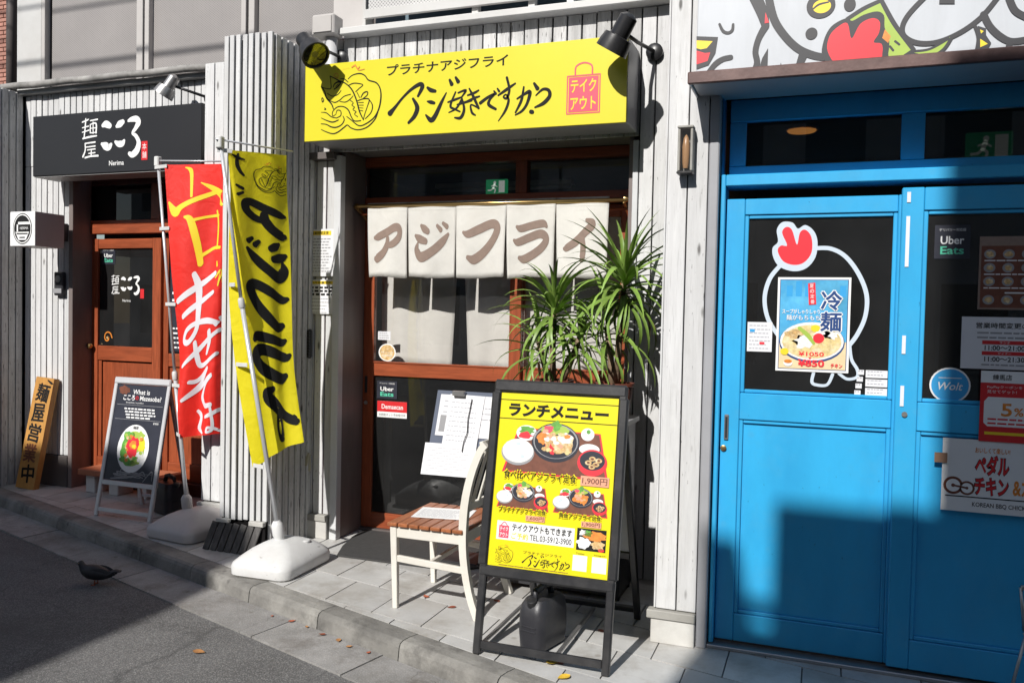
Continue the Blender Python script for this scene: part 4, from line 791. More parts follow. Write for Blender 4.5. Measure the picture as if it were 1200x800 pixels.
p = Print(); p.art(FISH, {'ink': 'ink', 'red': 'print_orange'}); p.build('fish_emblem', ys, plane((-2.80, 4.634, 2.88)))
spot('black spotlight at the fish end of the yellow signboard', None, (-3.08, 4.92, 3.25), (-3.02, 4.47, 3.17), (.42, -.18, -.42), .11)
spot('black spotlight at the red bag end of the yellow signboard', None, (-.97, 4.92, 3.10), (-1.08, 4.47, 3.06), (-.28, .08, -.45), .11)

# junction box on a pipe
jb = thing('junction_box', 'grey junction box on a silver pipe beside the yellow signboard', 'junction box', (-3.14, 4.85, 3.2)); box('case', -3.226, -3.055, 4.78, 4.9, 3.365, 3.50, 'upper_frame', jb, .01); box('lid', -3.21, -3.07, 4.772, 4.779, 3.38, 3.485, 'upper_frame', jb, .004); sweep('pipe', [(-3.12, 4.86, 3.364), (-3.12, 4.86, 2.65)], .04, 'silver', jb, 14)
# notices on the white strip
def notice(label, x, z, w, h, y=4.915, rows=12):
    t = thing('paper_notice', label, 'notice', (x + w / 2, y, z), group='notices on the white boards'); f = plane((x, y, z)); sheet('paper', t, f, w, h, 'paper', .001); p = Print(); p.rect(w * .1, h * .87, w * .9, h * .96, 'print_yellow', 1); p.text('営業時間変更' if rows > 10 else '12月休業予定', w * .5, h * .915, w * .62, h * .065, 'ink', 2, .01)
    if rows > 10: p.lines(w * .06, w * .95, h * .8, rows, h * .062, h * .022, 'print_grey', 1)
    else: p.lines(w * .14, w * .9, h * .8, 3, h * .1, h * .06, 'ink', 1); p.lines(w * .2, w * .8, h * .45, rows - 3, h * .1, h * .02, 'print_grey', 1); p.rect(w * .06, h * .08, w * .18, h * .22, 'print_grey', 1)
    p.build('print', t, f)
notice('narrow white paper notice with yellow heading, upper one on the strip', -3.33, 1.79, .215, .32, rows=12); notice('wider white paper notice with yellow heading, lower one on the strip', -3.335, 1.535, .255, .232, rows=8)
hb = thing('hanging_brush', 'dark brush hanging on a hook below the paper notices', 'brush', (-3.3, 4.89, 1.2)); sweep('hook', [(-3.31, 4.91, 1.53), (-3.325, 4.9, 1.5), (-3.325, 4.9, 1.45), (-3.3, 4.9, 1.43)], .005, 'black_metal', hb, 6); box('body', -3.347, -3.262, 4.87, 4.91, 1.23, 1.43, 'black_plastic', hb, .012)
for k in range(9): box('bristle_row', -3.345, -3.264, 4.86, 4.871, 1.24 + k * .02, 1.25 + k * .02, 'black_metal', hb, 0)
mt = thing('outlet_cover', 'old cream outdoor outlet cover low on the white strip', 'outlet', (-3.32, 4.9, .44)); box('plate', -3.372, -3.268, 4.895, 4.915, .455, .575, 'cream_box', mt, .006); bar('hood', (-3.32, 4.89, .585), (-3.32, 4.86, .5), .11, .012, 'cream_box', mt, side=(0, 1, 0))
# stickers on the middle door
sticker_delivery(-2.965, 5.268, .945, .16, .125, 'black delivery sticker on the lower glass of the red sliding door')
t = thing('red_sticker', 'red and white delivery sticker below the black one on the sliding door', 'sticker', (-2.84, 5.268, .81)); f = plane((-2.96, 5.268, .812)); sheet('backing', t, f, .235, .115, 'print_white', .001); p = Print(); p.rect(0, .04, .235, .115, 'print_red', 1); p.text('Demaecan', .12, .077, .17, .034, 'print_white', 2, .015); p.text('出前館ネット予約受付中', .118, .019, .21, .02, 'ink', 1); p.build('lettering', t, f)
t = thing('round_sticker', 'round brown sticker inside the corner of the upper glass', 'sticker', (-2.89, 5.27, 1.21)); p = Print(); p.ell(0, 0, .068, .062, 'print_white', 0); p.ell(0, 0, .06, .055, 'print_fry', 1); p.text('キャッシュレス', 0, .0, .095, .014, 'print_white', 2); p.text('決済対応店', 0, -.022, .085, .014, 'print_white', 2); p.build('disc', t, plane((-2.89, 5.27, 1.272)))
t = thing('small_card', 'tiny white card on the glass above the round sticker', 'card', (-2.92, 5.27, 1.36)); f = plane((-2.965, 5.27, 1.36)); sheet('paper', t, f, .1, .06, 'paper', .001); p = Print(); p.lines(.01, .09, .05, 3, .016, .006, 'print_grey', 1); p.build('print', t, f)

# ================================================================ storeys above
up = thing('upper_storey', 'grey upper storey with fine screens in beige frames above the noodle shop', 'building', (-5, 5.6, 3.4))
box('corner_panel', -6.76, -6.47, 5.5, 5.56, 3.44, 5.6, 'upper_white', up, .004); box('wall_behind', -6.8, -3.1, 5.62, 5.66, 3.40, 5.6, 'trim_dark', up, 0)
for a, b in ((-6.40, -5.41), (-5.28, -4.36), (-4.235, -3.33)): box('screen', a, b, 5.55, 5.56, 3.47, 5.6, 'screen', up, 0)
for a, b in ((-6.468, -6.43), (-5.41, -5.345), (-5.325, -5.28), (-4.36, -4.315), (-4.29, -4.235), (-3.33, -3.26)): box('post', a, b, 5.50, 5.56, 3.44, 5.6, 'upper_frame', up)
box('bottom_rail', -6.469, -3.1, 5.49, 5.57, 3.40, 3.445, 'upper_frame', up); box('flashing', -6.8, -3.1, 5.42, 5.6, 3.37, 3.40, 'trim_dark', up)
box('inner_post', -4.98, -4.95, 5.565, 5.6, 3.5, 5.6, 'upper_white', up)
lu = thing('balcony', 'white balcony rail and blue louvres above the yellow signboard', 'balcony', (-2, 5.1, 3.38))
box('ledge', -3.05, -.88, 4.84, 5.05, 3.374, 3.42, 'upper_white', lu, .006); box('wall_behind', -3.1, -.5, 5.4, 5.45, 3.3, 5.4, 'louver', lu, 0)
for k in range(20): box('louver_slat', -2.3, -.9, 5.33, 5.39, 3.46 + k * .05, 3.50 + k * .05, 'louver', lu)
for x in (-2.16, -1.78, -1.53): box('post', x, x + .045, 4.97, 5.02, 3.421, 5.3, 'upper_white', lu)
box('corner_post', -3.2, -2.95, 5.0, 5.06, 3.4, 5.4, 'upper_frame', lu); box('corner_strip', -2.95, -2.925, 4.96, 5.06, 3.421, 5.4, 'upper_white', lu)
box('bottom_rail', -2.924, -1.7, 4.94, 4.965, 3.50, 3.56, 'upper_white', lu); box('infill', -2.90, -1.0, 4.955, 4.962, 3.561, 5.2, 'perforated', lu, 0); box('grey_base', -2.924, -2.17, 5.1, 5.14, 3.425, 3.5, 'trim_grey', lu)
# brick-faced neighbour far left
bb = thing('brick_building', 'pink brick building at the far end beyond the screens', 'building', (-7.6, 6, 3.4)); box('wall', -8.6, -7.31, 5.93, 6.4, 3.2, 5.8, 'mortar', bb, 0)
for r in range(36):
    for c in range(3): box('brick', -7.315 - (c + 1) * .11 + (.055 if r % 2 else 0), -7.323 - c * .11 + (.055 if r % 2 and c else 0), 5.9, 5.94, 3.25 + r * .04, 3.283 + r * .04, 'brick_pink', bb, .002)
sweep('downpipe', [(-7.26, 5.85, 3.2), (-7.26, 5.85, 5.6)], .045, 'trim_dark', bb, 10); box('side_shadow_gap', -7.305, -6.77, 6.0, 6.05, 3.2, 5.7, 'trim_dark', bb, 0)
# counter and stools inside the fish shop, seen dimly through the lower glass
ct = thing('shop_counter', 'wooden counter inside the fish shop behind the dark lower glass', 'counter', (-2.2, 6.6, 0)); box('top', -3.1, -1.0, 6.4, 6.9, .92, .96, 'seat_wood', ct); box('front', -3.05, -1.05, 6.5, 6.55, 0, .919, 'room_wall', ct)
for x, w in ((-2.75, 'corner'), (-2.25, 'middle'), (-1.7, 'plant')):
    so = thing('counter_stool', 'round counter stool inside the fish shop, ' + w + ' one of three', 'stool', (x, 6.1, 0), group='stools at the counter'); spin('seat', (x, 6.1, .5), (0, 0, 1), [(.15, 0), (.17, .02), (.17, .05), (.15, .07)], 'black_plastic', so, 20); sweep('post', [(x, 6.1, .02), (x, 6.1, .5)], .025, 'steel', so, 10); spin('foot', (x, 6.1, 0), (0, 0, 1), [(.2, 0), (.19, .015), (.03, .03)], 'steel', so, 20)
# ================================================================ BLUE SHOP (right)
bl = thing('blue_shop', 'shop front with bright blue framed glass doors beside a white board pillar', 'shop', (.3, 4.2, 0))
box('pillar_core', -.715, -.53, 4.02, 5.2, .16, 3.6, 'gap', bl, 0)
for a, b in ((-.725, -.716), (-.714, -.622), (-.616, -.527)): box('board', a, b, 4.0, 4.019, .165, 3.6, 'board', bl, .0025)
box('plinth', -.735, -.528, 3.985, 4.03, 0, .118, 'plinth', bl, .004); box('plinth_cap', -.755, -.526, 3.975, 4.032, .119, .16, 'plinth_cap', bl, .004)
box('grey_post', -.523, -.476, 4.0, 4.07, 0, 2.6, 'trim_grey', bl, .006)
box('upper_wall', -.6, 2.4, 4.1, 4.2, 2.6, 3.6, 'gap', bl, 0)
fr = box('door_frame', -.468, -.448, 4.045, 4.2, 0.02, 2.23, 'blue', bl, .004)
box('dark_reveal', -.475, -.469, 4.07, 4.2, 0.02, 2.6, 'blue_line', fr, 0)
box('lintel', -.447, 2.2, 4.04, 4.2, 2.175, 2.228, 'blue', fr, .004)
box('transom_rail', -.447, 2.2, 4.16, 4.21, 2.229, 2.285, 'blue', fr); box('transom_rail', -.447, 2.2, 4.16, 4.21, 2.495, 2.6, 'blue', fr); box('transom_stile', -.447, -.372, 4.162, 4.21, 2.286, 2.494, 'blue', fr); box('transom_stile', .302, .398, 4.162, 4.21, 2.286, 2.494, 'blue', fr); box('transom_stile', 1.1, 1.2, 4.162, 4.21, 2.286, 2.494, 'blue', fr)
for a, b in ((-.372, .302), (.398, 1.1)): box('transom_pane', a, b, 4.185, 4.19, 2.286, 2.494, 'dark_glass', fr, 0)
def bleaf(x0, x1, y, st, gx0, gx1, ztop=2.12):
    d = box('door_leaf', x0, gx0, y, y + .045, .03, ztop, 'blue', bl, .004)
    box('stile', gx1, x1, y, y + .045, .03, ztop, 'blue', d, .004)
    for z0, z1 in ((2.045, ztop - .001), (1.085, 1.21), (.03, .16)): box('rail', gx0 + .001, gx1 - .001, y + .001, y + .044, z0, z1, 'blue', d, .003)
    for z0, z1 in ((1.212, 2.043), (.162, 1.083)):                 # thin bead round glass and panel
        box('bead', gx0, gx0 + .018, y + .008, y + .036, z0, z1, 'blue', d, .003); box('bead', gx1 - .018, gx1, y + .008, y + .036, z0, z1, 'blue', d, .003); box('bead', gx0 + .019, gx1 - .019, y + .009, y + .036, z1 - .016, z1, 'blue', d, .003); box('bead', gx0 + .019, gx1 - .019, y + .009, y + .036, z0, z0 + .016, 'blue', d, .003)
    box('pane', gx0 + .018, gx1 - .018, y + .02, y + .026, 1.228, 2.027, 'dark_glass', d, 0); box('panel', gx0 + .018, gx1 - .018, y + .022, y + .034, .178, 1.067, 'blue', d, .002)
    return d
b1 = bleaf(-.446, .31, 4.085, .06, -.36, .295, 2.12)
b2 = bleaf(.306, 1.25, 4.05, .08, .395, 1.15, 2.145)
box('handle', -.427, -.407, 4.076, 4.084, .985, 1.105, 'steel', b1, .004); box('handle_slot', -.422, -.412, 4.073, 4.0755, .995, 1.095, 'black_metal', b1, .002)
lk = spin('lock', (-.428, 4.084, .945), (0, -1, 0), [(.014, 0), (.014, .008), (.008, .01)], 'brass', b1, 12); spin('lock_bolt', (.345, 4.049, 1.155), (0, -1, 0), [(.012, 0), (.012, .006)], 'steel', b2, 12)
box('threshold', -.475, 2.2, 4.02, 4.2, 0, .018, 'steel', bl); box('sill_gap', -.45, 2.2, 4.1, 4.2, .0185, .029, 'trim_dark', bl, 0)
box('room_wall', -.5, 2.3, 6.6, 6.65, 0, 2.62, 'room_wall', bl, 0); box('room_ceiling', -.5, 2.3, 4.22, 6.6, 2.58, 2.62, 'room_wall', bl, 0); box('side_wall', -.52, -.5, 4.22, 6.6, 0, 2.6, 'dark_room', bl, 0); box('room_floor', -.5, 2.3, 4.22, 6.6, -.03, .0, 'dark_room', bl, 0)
# canopy and picture panel
box('canopy', -.575, 2.4, 3.76, 4.1, 2.588, 2.615, 'trim_grey', bl, .003); box('fascia', -.59, 2.4, 3.735, 3.759, 2.578, 2.63, 'fascia_brown', bl, .004); box('canopy_edge', -.588, -.576, 3.76, 4.02, 2.58, 2.63, 'trim_grey', bl)
pn = thing('picture_panel', 'pale panel with bold black outlined bird drawings in red and green', 'sign', (.5, 3.8, 2.64)); box('panel', -.562, 2.4, 3.79, 4.0, 2.616, 3.7, 'bird_panel', pn, .003)
p = Print(); p.art(PANEL_ART, {'k': 'print_panel_black', 'y': 'print_yellow', 'r': 'print_panel_red', 'g': 'print_lime', 'o': 'print_orange'}); p.build('drawing', pn, plane((0, 3.789, 2.8)))
lampd = thing('ceiling_lamp', 'round lit orange lamp on the ceiling behind the blue transom', 'lamp', (-.14, 4.9, 2.55)); spin('ring', (-.14, 4.75, 2.578), (0, 0, -1), [(.09, 0), (.085, .012)], 'white_plastic', lampd, 20); spin('disc', (-.14, 4.75, 2.565), (0, 0, -1), [(.075, 0), (.07, .006)], 'bulb', lampd, 20)
exit_sign(.62, 4.6, 2.34, .2, .14, 'green running man exit sign behind the transom of the blue shop')
# wall lantern
wl = thing('wall_lantern', 'narrow weathered wall lantern with amber bulb on the pillar', 'lamp', (-.62, 3.96, 2.2)); box('back_plate', -.658, -.588, 3.985, 3.998, 2.225, 2.44, 'plinth_cap', wl); 
for x in (-.658, -.6): box('side_bar', x, x + .012, 3.93, 3.984, 2.235, 2.43, 'plinth_cap', wl)
box('base', -.66, -.586, 3.925, 3.984, 2.222, 2.234, 'black_metal', wl); box('cap', -.66, -.586, 3.925, 3.984, 2.431, 2.443, 'plinth_cap', wl); box('glass', -.646, -.6, 3.928, 3.93, 2.235, 2.43, 'clear_glass', wl, 0); spin('bulb', (-.623, 3.958, 2.25), (0, 0, 1), [(.012, 0), (.016, .03), (.018, .1), (.012, .14), (.003, .155)], 'bulb_off', wl, 14)
# drawing on the glass, posters, stickers
YG = 4.103
t = thing('bird_outline_decal', 'pale bird outline with red comb stuck on the blue door glass', 'decal', (-.03, YG, 1.25)); p = Print(); p.art(DOOR_BIRD, {'outline': 'print_outline', 'comb': 'print_panel_red'}); p.build('outline', t, plane((-.03, YG, 1.63)))
rr = random.Random(5)
t = thing('noodle_poster', 'blue poster of a cold noodle bowl with navy lettering on the left blue door', 'poster', (-.05, 4.096, 1.32)); f = plane((-.204, 4.098, 1.322)); sheet('paper', t, f, .316, .433, 'print_white', .001); p = Print()
p.rect(.01, .01, .306, .423, 'print_navy', 1); p.rect(.013, .013, .303, .42, 'print_sand', 2); p.rect(.013, .14, .303, .42, 'print_sky', 3)
for x, h in ((.04, .05), (.08, .07), (.12, .06), (.27, .05)): p.rect(x, .345, x + .026, .345 + h, 'print_lightblue', 3.4)
p.ell(.155, .135, .142, .092, 'print_navy', 4); p.ell(.155, .14, .138, .088, 'print_rice', 4.4); p.ell(.155, .138, .128, .077, 'print_noodle', 5)
for x, y, a, b, m in ((.08, .17, .04, .02, 'print_fry'), (.12, .14, .045, .03, 'print_rice'), (.21, .13, .04, .03, 'print_noodle'), (.235, .17, .03, .02, 'print_rice'), (.06, .13, .03, .02, 'print_noodle'), (.2, .18, .035, .018, 'print_white')): p.blob(x, y, a, b, m, 5.6, rr)
p.stroke([(.10, .2, .016), (.14, .165, .02), (.165, .13, .012)], 'print_lime', 6.2); p.ell(.17, .2, .02, .016, 'print_yellow', 6.4); p.ell(.185, .155, .024, .023, 'print_panel_red', 6.6); p.ell(.038, .09, .018, .016, 'print_yellow', 6.4)
for q, m, b in ((0, 'print_white', .11), (1, 'print_navy', .035)): p.text('冷', .235, .328, .086, .084, m, 7 + q, b); p.text('麺', .235, .232, .086, .084, m, 7 + q, b)
p.text('スープがしゃりしゃり', .105, .276, .165, .022, 'print_white', 7, .015); p.text('麺がもちもち', .115, .248, .145, .024, 'print_white', 7, .015); p.poly([(.132, .405), (.163, .409), (.17, .31), (.138, .307)], 'print_panel_red', 6.5)
for k, c in enumerate('夏の定番'): p.text(c, .1485 + .0018 * k, .394 - .024 * k, .017, .018, 'print_white', 7.2)
p.text('¥1050', .155, .082, .11, .02, 'print_panel_red', 7, .02); p.text('▼', .15, .062, .014, .01, 'print_panel_red', 7); p.text('¥850', .155, .04, .115, .032, 'print_panel_red', 7, .03); p.text('チキン', .265, .032, .05, .02, 'print_panel_red', 7, .02); p.ell(.055, .038, .02, .016, 'print_white', 6.2); p.ell(.055, .045, .018, .009, 'print_orange', 6.6); p.build('print', t, f)
def card(name, label, x, z, w, h, rows, m='paper', y=4.098, grp='small paper labels on the blue door'):
    t = thing(name, label, 'label', (x + w / 2, y, z), group=grp); f = plane((x, y, z)); sheet('paper', t, f, w, h, m, .001); p = Print(); p.lines(w * .08, w * .95, h * .9, rows, h * .9 / rows, h * .25 / rows, 'print_faint', 1); p.rect(w * .5, h * .25, w * .7, h * .33, 'print_panel_red', 2) if rows > 4 else None; p.rect(w * .1, h * .66, w * .3, h * .76, 'print_lightblue', 2) if rows > 4 else None; p.build('print', t, f); return t
card('paper_label', 'white printed label beside the noodle poster', -.335, 1.407, .112, .138, 7)
for k, w in enumerate(('topmost', 'middle', 'lowest')): card('paper_label', w + ' of three white printed labels stacked in the corner of the blue door glass', .185, 1.306 - k * .04, .09, .034, 2)
for k, w in enumerate(('topmost', 'second', 'third', 'lowest')): card('paper_slip', w + ' of four tiny white slips beside the stacked labels', .152 - .004 * k, 1.318 - k * .031, .026, .022, 1)
sticker_delivery(.441, 4.067, 1.836, .138, .145, 'black delivery sticker high on the right blue door glass')
t = thing('round_blue_sticker', 'round blue sticker with white rim on the right blue door', 'sticker', (.52, 4.067, 1.22)); p = Print(); p.ell(0, 0, .08, .077, 'print_white', 0); p.ell(0, 0, .073, .07, 'print_lightblue', 1); p.text('Wolt', 0, -.004, .1, .034, 'print_white', 2, .01, slant=.25); p.rect(-.045, .03, .045, .033, 'print_white', 2); p.build('disc', t, plane((.521, 4.067, 1.29)))
t = thing('menu_poster', 'brown menu poster with rows of round dishes on the right blue door', 'poster', (.8, 4.067, 1.618)); f = plane((.615, 4.067, 1.62)); sheet('paper', t, f, .36, .31, 'print_tan', .001); p = Print(); p.rect(.008, .008, .352, .27, 'print_brown', 1)
for r_ in range(4):
    for c in range(5): p.ell(.04 + c * .07, .235 - r_ * .058 - (.02 if r_ == 3 else 0), .022, .02, 'print_grey', 2); p.blob(.04 + c * .07, .235 - r_ * .058 - (.02 if r_ == 3 else 0), .014, .012, 'print_fry', 3, rr)
    p.lines(.02, .33, .21 - r_ * .058, 1, .1, .005, 'print_white', 2) if r_ < 3 else None
p.rect(.1, .068, .2, .074, 'print_white', 2.5); p.build('print', t, f)
t = thing('hours_notice', 'white notice of opening hours with red bars on the right blue door', 'notice', (.75, 4.066, 1.366)); f = plane((.558, 4.0655, 1.366)); sheet('paper', t, f, .42, .222, 'paper', .001); p = Print(); p.text('営業時間変更のお知らせ', .21, .186, .31, .024, 'ink', 1, .015); p.lines(.06, .38, .158, 2, .02, .007, 'print_grey', 1); p.rect(.08, .106, .25, .122, 'print_red', 1); p.text('11:00〜21:00', .165, .091, .15, .021, 'ink', 1, .015); p.rect(.08, .06, .25, .076, 'print_red', 1); p.text('11:00〜21:30', .165, .043, .15, .021, 'ink', 1, .015); p.lines(.08, .3, .022, 1, .02, .006, 'print_grey', 1); p.text('ランチ', .165, .114, .04, .009, 'print_white', 2); p.text('ディナー', .165, .068, .05, .009, 'print_white', 2); p.build('print', t, f)
t = thing('coupon_sign', 'hanging red and white coupon card with large five percent', 'sign', (.8, 4.05, 1.06)); f = plane((.635, 4.042, 1.06)); sheet('card', t, f, .34, .30, 'print_red', .003); p = Print(); p.rect(0, .25, .34, .3, 'print_white', 1); p.text('練馬店', .08, .274, .07, .024, 'ink', 2, .01); p.text('PayPayクーポンを', .09, .232, .13, .014, 'print_white', 1); p.text('見せてゲット!', .08, .213, .11, .014, 'print_white', 1)
p.poly([(.03, .19), (.31, .19), (.325, .17), (.325, .08), (.31, .065), (.03, .065), (.015, .08), (.015, .17)], 'print_white', 1); p.text('5', .10, .137, .04, .055, 'print_orange', 2, .02); p.text('%', .145, .13, .035, .035, 'print_orange', 2, .02); p.text('戻って', .24, .155, .09, .03, 'print_red', 2); p.text('くる', .235, .12, .06, .03, 'print_red', 2); p.lines(.03, .3, .1, 2, .018, .007, 'print_red', 2); p.rect(.02, .03, .32, .042, 'print_yellow', 1); p.build('print', t, f)
t = thing('shop_name_board', 'white board with brown brush shop name low on the right blue door', 'sign', (.75, 4.05, .75)); f = plane((.5, 4.046, .752)); sheet('board', t, f, .5, .312, 'print_white', .004); p = Print()
for q, m, b in ((0, 'ink', .06), (1, 'print_red', .03)): p.text('ペダル', .19, .205, .131 - q * .006, .091 - q * .006, m, 1 + q, b); p.text('チキン', .19, .115, .131 - q * .006, .081 - q * .006, m, 1 + q, b)
p.text('&カフェ', .35, .12, .16, .075, 'print_orange', 1, .03); p.text('おいしくて楽しい!', .19, .268, .13, .024, 'print_orange', 1, .02); p.rect(.015, .062, .49, .067, 'ink', 1); p.text('KOREAN BBQ CHICKEN & CAFE', .27, .033, .3, .022, 'ink', 1, .01)
for x, r_ in ((.045, .038), (.098, .03)): p.ell(x, .072 + r_, r_, r_, 'print_brown', 1.2); p.ell(x, .072 + r_, r_ * .72, r_ * .72, 'print_white', 1.6); p.ell(x, .072 + r_, r_ * .2, r_ * .2, 'print_brown', 2)
p.stroke([(.045, .11, .008), (.098, .102, .008)], 'print_brown', 2.2); p.build('print', t, f)
tag(box('brown_tape', .468, .518, 4.037, 4.0395, .957, 1.0, 'tape_brown', None, 0), 'piece of brown tape at the corner of the white name board', 'tape')
for z0, z1, w in ((2.08, 2.125, 'shortest strip of white tape at the top of the blue door stile'), (1.80, 2.02, 'longest strip of white tape on the blue door stile'), (1.42, 1.50, 'short strip of white tape halfway down the blue door stile'), (1.19, 1.28, 'slanted strip of white tape lowest on the blue door stile')): tag(box('white_tape', .325, .34, 4.046, 4.0485, z0, z1, 'tape_white', None, 0), w, 'tape', 'white tape strips on the stile')
fsd = thing('folding_stand', 'folded metal stand leaning at the right blue door', 'stand', (.95, 3.95, 0))
for a, b in (((.80, 3.98, .47), (.82, 3.98, .29)), ((.83, 3.98, .3), (.76, 3.93, .0)), ((.815, 3.96, .29), (.93, 3.93, 0)), ((1.2, 3.98, .47), (1.2, 3.98, 0))): sweep('tube', [a, b], .007, 'steel', fsd, 8)
bar('crossbar', (.80, 3.98, .47), (1.2, 3.98, .47), .02, .02, 'steel', fsd)
# ================================================================ things standing on the pavement
# ---- yellow lunch board
ab = thing('lunch_menu_board', 'black A-frame stand with bright yellow lunch menu poster of fried fish sets', 'menu board', (-1.14, 3.8, 0))
O = Vector((-1.462, 3.525, 0)); V = Vector((0, .225, 1.25)).normalized(); W = .64; f = plane(O, (1, 0, 0), V); N_ = Vector((1, 0, 0)).cross(V)
def on(x, l, d=0): return f(x, l, d)
for x in (.0175, W - .0175): bar('leg', on(x, 0), on(x, 1.25), .036, .03, 'black_metal', ab, side=N_, bev=.006)
bar('foot_bar', on(.036, .045), on(W - .036, .045), .034, .026, 'black_metal', ab, side=N_)
fr = bar('panel_frame', on(-.002, 1.235), on(W + .002, 1.235), .06, .036, 'black_metal', ab, side=N_, bev=.012)
bar('frame_rail', on(-.002, .375), on(W + .002, .375), .05, .036, 'black_metal', fr, side=N_, bev=.01)
for x in (.012, W - .012): bar('frame_stile', on(x, .40), on(x, 1.206), .044, .037, 'black_metal', fr, side=N_, bev=.008)
V2 = Vector((0, -.5, 1.22)).normalized(); g2 = plane((-1.43, 4.27, 0), (1, 0, 0), V2); N2 = Vector((1, 0, 0)).cross(V2)
for x in (.018, .575): bar('rear_leg', g2(x, 0, 0), g2(x, 1.31, 0), .034, .028, 'black_metal', ab, side=N2, bev=.005)
bar('rear_foot_bar', g2(.03, .06, 0), g2(.56, .06, 0), .03, .024, 'black_metal', ab, side=N2); bar('rear_rail', g2(.03, .4, 0), g2(.56, .4, 0), .04, .026, 'black_metal', ab, side=N2)
add('rear_panel', [g2(x, l, d) for d in (-.004, .004) for x, l in ((.036, .42), (.557, .42), (.557, 1.28), (.036, 1.28))], [(3, 2, 1, 0), (4, 5, 6, 7), (0, 1, 5, 4), (1, 2, 6, 5), (2, 3, 7, 6), (3, 0, 4, 7)], 'trim_grey', ab)
for x in (-.30, .06): bar('floor_strut', (-1.14 + x, 3.55, .03), (-1.14 + x, 4.24, .03), .02, .014, 'steel', ab, side=(0, 0, 1))
PW, PH = .575, .80; pf = plane(on((W - PW) / 2, .402, .004), (1, 0, 0), V); sheet('poster', ab, pf, PW, PH, 'poster_yellow', .002)
p = Print(.0006); X = lambda s: s * PW; Y = lambda t: PH * (1 - t)
def row(t, s0, s1, txt, h, m, L=3, b=.02): p.text(txt, X((s0 + s1) / 2), Y(t), X(s1 - s0), h, m, L, b)
p.rect(X(0), Y(.042), X(1), Y(.037), 'ink', 1); p.rect(X(0), Y(.152), X(1), Y(.147), 'ink', 1); row(.096, .08, .92, 'ランチメニュー', .062, 'ink', 2, .05)
def meal(cx, cy, k, kind, rr):
    q = lambda x, y: (X(cx) + x * k, Y(cy) + y * k); E = lambda x, y, a, b, m, L: p.ell(*q(x, y), a * k, b * k, m, L); B = lambda x, y, a, b, m, L: p.blob(*q(x, y), a * k, b * k, m, L, rr)
    p.poly([q(-.155, .085), q(.175, .08), q(.215, -.095), q(-.21, -.09)], 'print_panel_red', 2); p.poly([q(-.15, .08), q(.17, .076), q(.205, -.088), q(-.2, -.084)], 'print_brown', 2.5)
    E(-.12, .065, .042, .03, 'print_white', 3); B(-.12, .075, .03, .016, 'print_green', 3.4); B(-.125, .055, .03, .014, 'print_panel_red', 3.6); E(-.15, -.012, .068, .05, 'print_grey', 4); E(-.15, -.006, .064, .046, 'print_rice', 4.4); E(-.15, -.004, .052, .034, 'print_white', 4.8)
    E(.0, .035, .096, .075, 'print_dark', 3); E(.0, .04, .09, .066, 'print_grey', 3.3); E(.0, .038, .085, .062, 'print_dark', 3.6)
    B(-.005, .085, .05, .02, 'print_lime', 4); B(.0, .1, .02, .02, 'print_green', 4.2); B(-.03, .085, .018, .014, 'print_pink', 4.3)
    for _ in range(16): B(rr.uniform(-.05, .055), rr.uniform(.0, .08), .012, .008, rr.choice(['print_fry', 'print_rice', 'print_orange', 'print_salmon', 'print_noodle'] if kind < 2 else ['print_orange', 'print_salmon', 'print_fry']), 5.5 + _ * .04)
    for _ in range(10): B(-.15 + rr.uniform(-.04, .04), -.004 + rr.uniform(-.025, .028), .01, .006, rr.choice(['print_rice', 'print_white', 'print_outline']), 5 + _ * .04)
    if kind == 0: B(-.045, .05, .028, .026, 'print_orange', 4.6); B(-.02, .03, .025, .04, 'print_panel_red', 4.8); B(.03, .03, .048, .04, 'print_fry', 5); B(.035, .055, .03, .022, 'print_rice', 5.2); B(-.03, .035, .012, .03, 'print_fry', 5.3)
    elif kind == 1: B(-.02, .03, .035, .035, 'print_fry', 4.8); B(.03, .035, .04, .03, 'print_rice', 5); B(.005, .02, .03, .02, 'print_fry', 5.2)
    else: B(-.02, .03, .04, .038, 'print_orange', 4.8); B(.025, .02, .028, .035, 'print_orange', 5); B(-.03, .045, .02, .014, 'print_salmon', 5.2)
    E(.125, .075, .026, .024, 'print_white', 3); E(.128, .085, .008, .008, 'print_green', 3.4); E(.135, .02, .04, .02, 'print_white', 3); E(.15, -.03, .058, .05, 'print_panel_red', 4); E(.15, -.022, .049, .036, 'print_dark', 4.4)
    for a, b in ((.135, -.03), (.165, -.035), (.15, -.015), (.175, -.02), (.15, -.045)): E(a, b, .013, .009, 'print_fry', 4.8); E(a, b, .006, .004, 'print_brown', 5.1)
meal(.5, .325, 1.2, 0, random.Random(1)); meal(.26, .597, .6, 1, random.Random(2)); meal(.74, .597, .6, 2, random.Random(3))
row(.472, .08, .7, '食べ比べアジフライ定食', .046, 'poster_yellow', 8, .055); row(.472, .085, .695, '食べ比べアジフライ定食', .037, 'ink', 9, .02); p.rect(X(.73), Y(.5), X(.96), Y(.445), 'print_salmon', 8); row(.472, .745, .945, '1,900円', .03, 'print_brown', 9, .02)
row(.675, .06, .47, 'プラチナアジフライ定食', .03, 'poster_yellow', 8, .06); row(.675, .065, .465, 'プラチナアジフライ定食', .022, 'ink', 9, .02); p.rect(X(.30), Y(.728), X(.46), Y(.697), 'print_salmon', 8); row(.712, .31, .45, '1,600円', .018, 'print_brown', 9, .02)
row(.675, .57, .92, '黄金アジフライ定食', .03, 'poster_yellow', 8, .06); row(.675, .575, .915, '黄金アジフライ定食', .022, 'ink', 9, .02); p.rect(X(.76), Y(.728), X(.92), Y(.697), 'print_salmon', 8); row(.712, .77, .91, '1,900円', .018, 'print_brown', 9, .02)
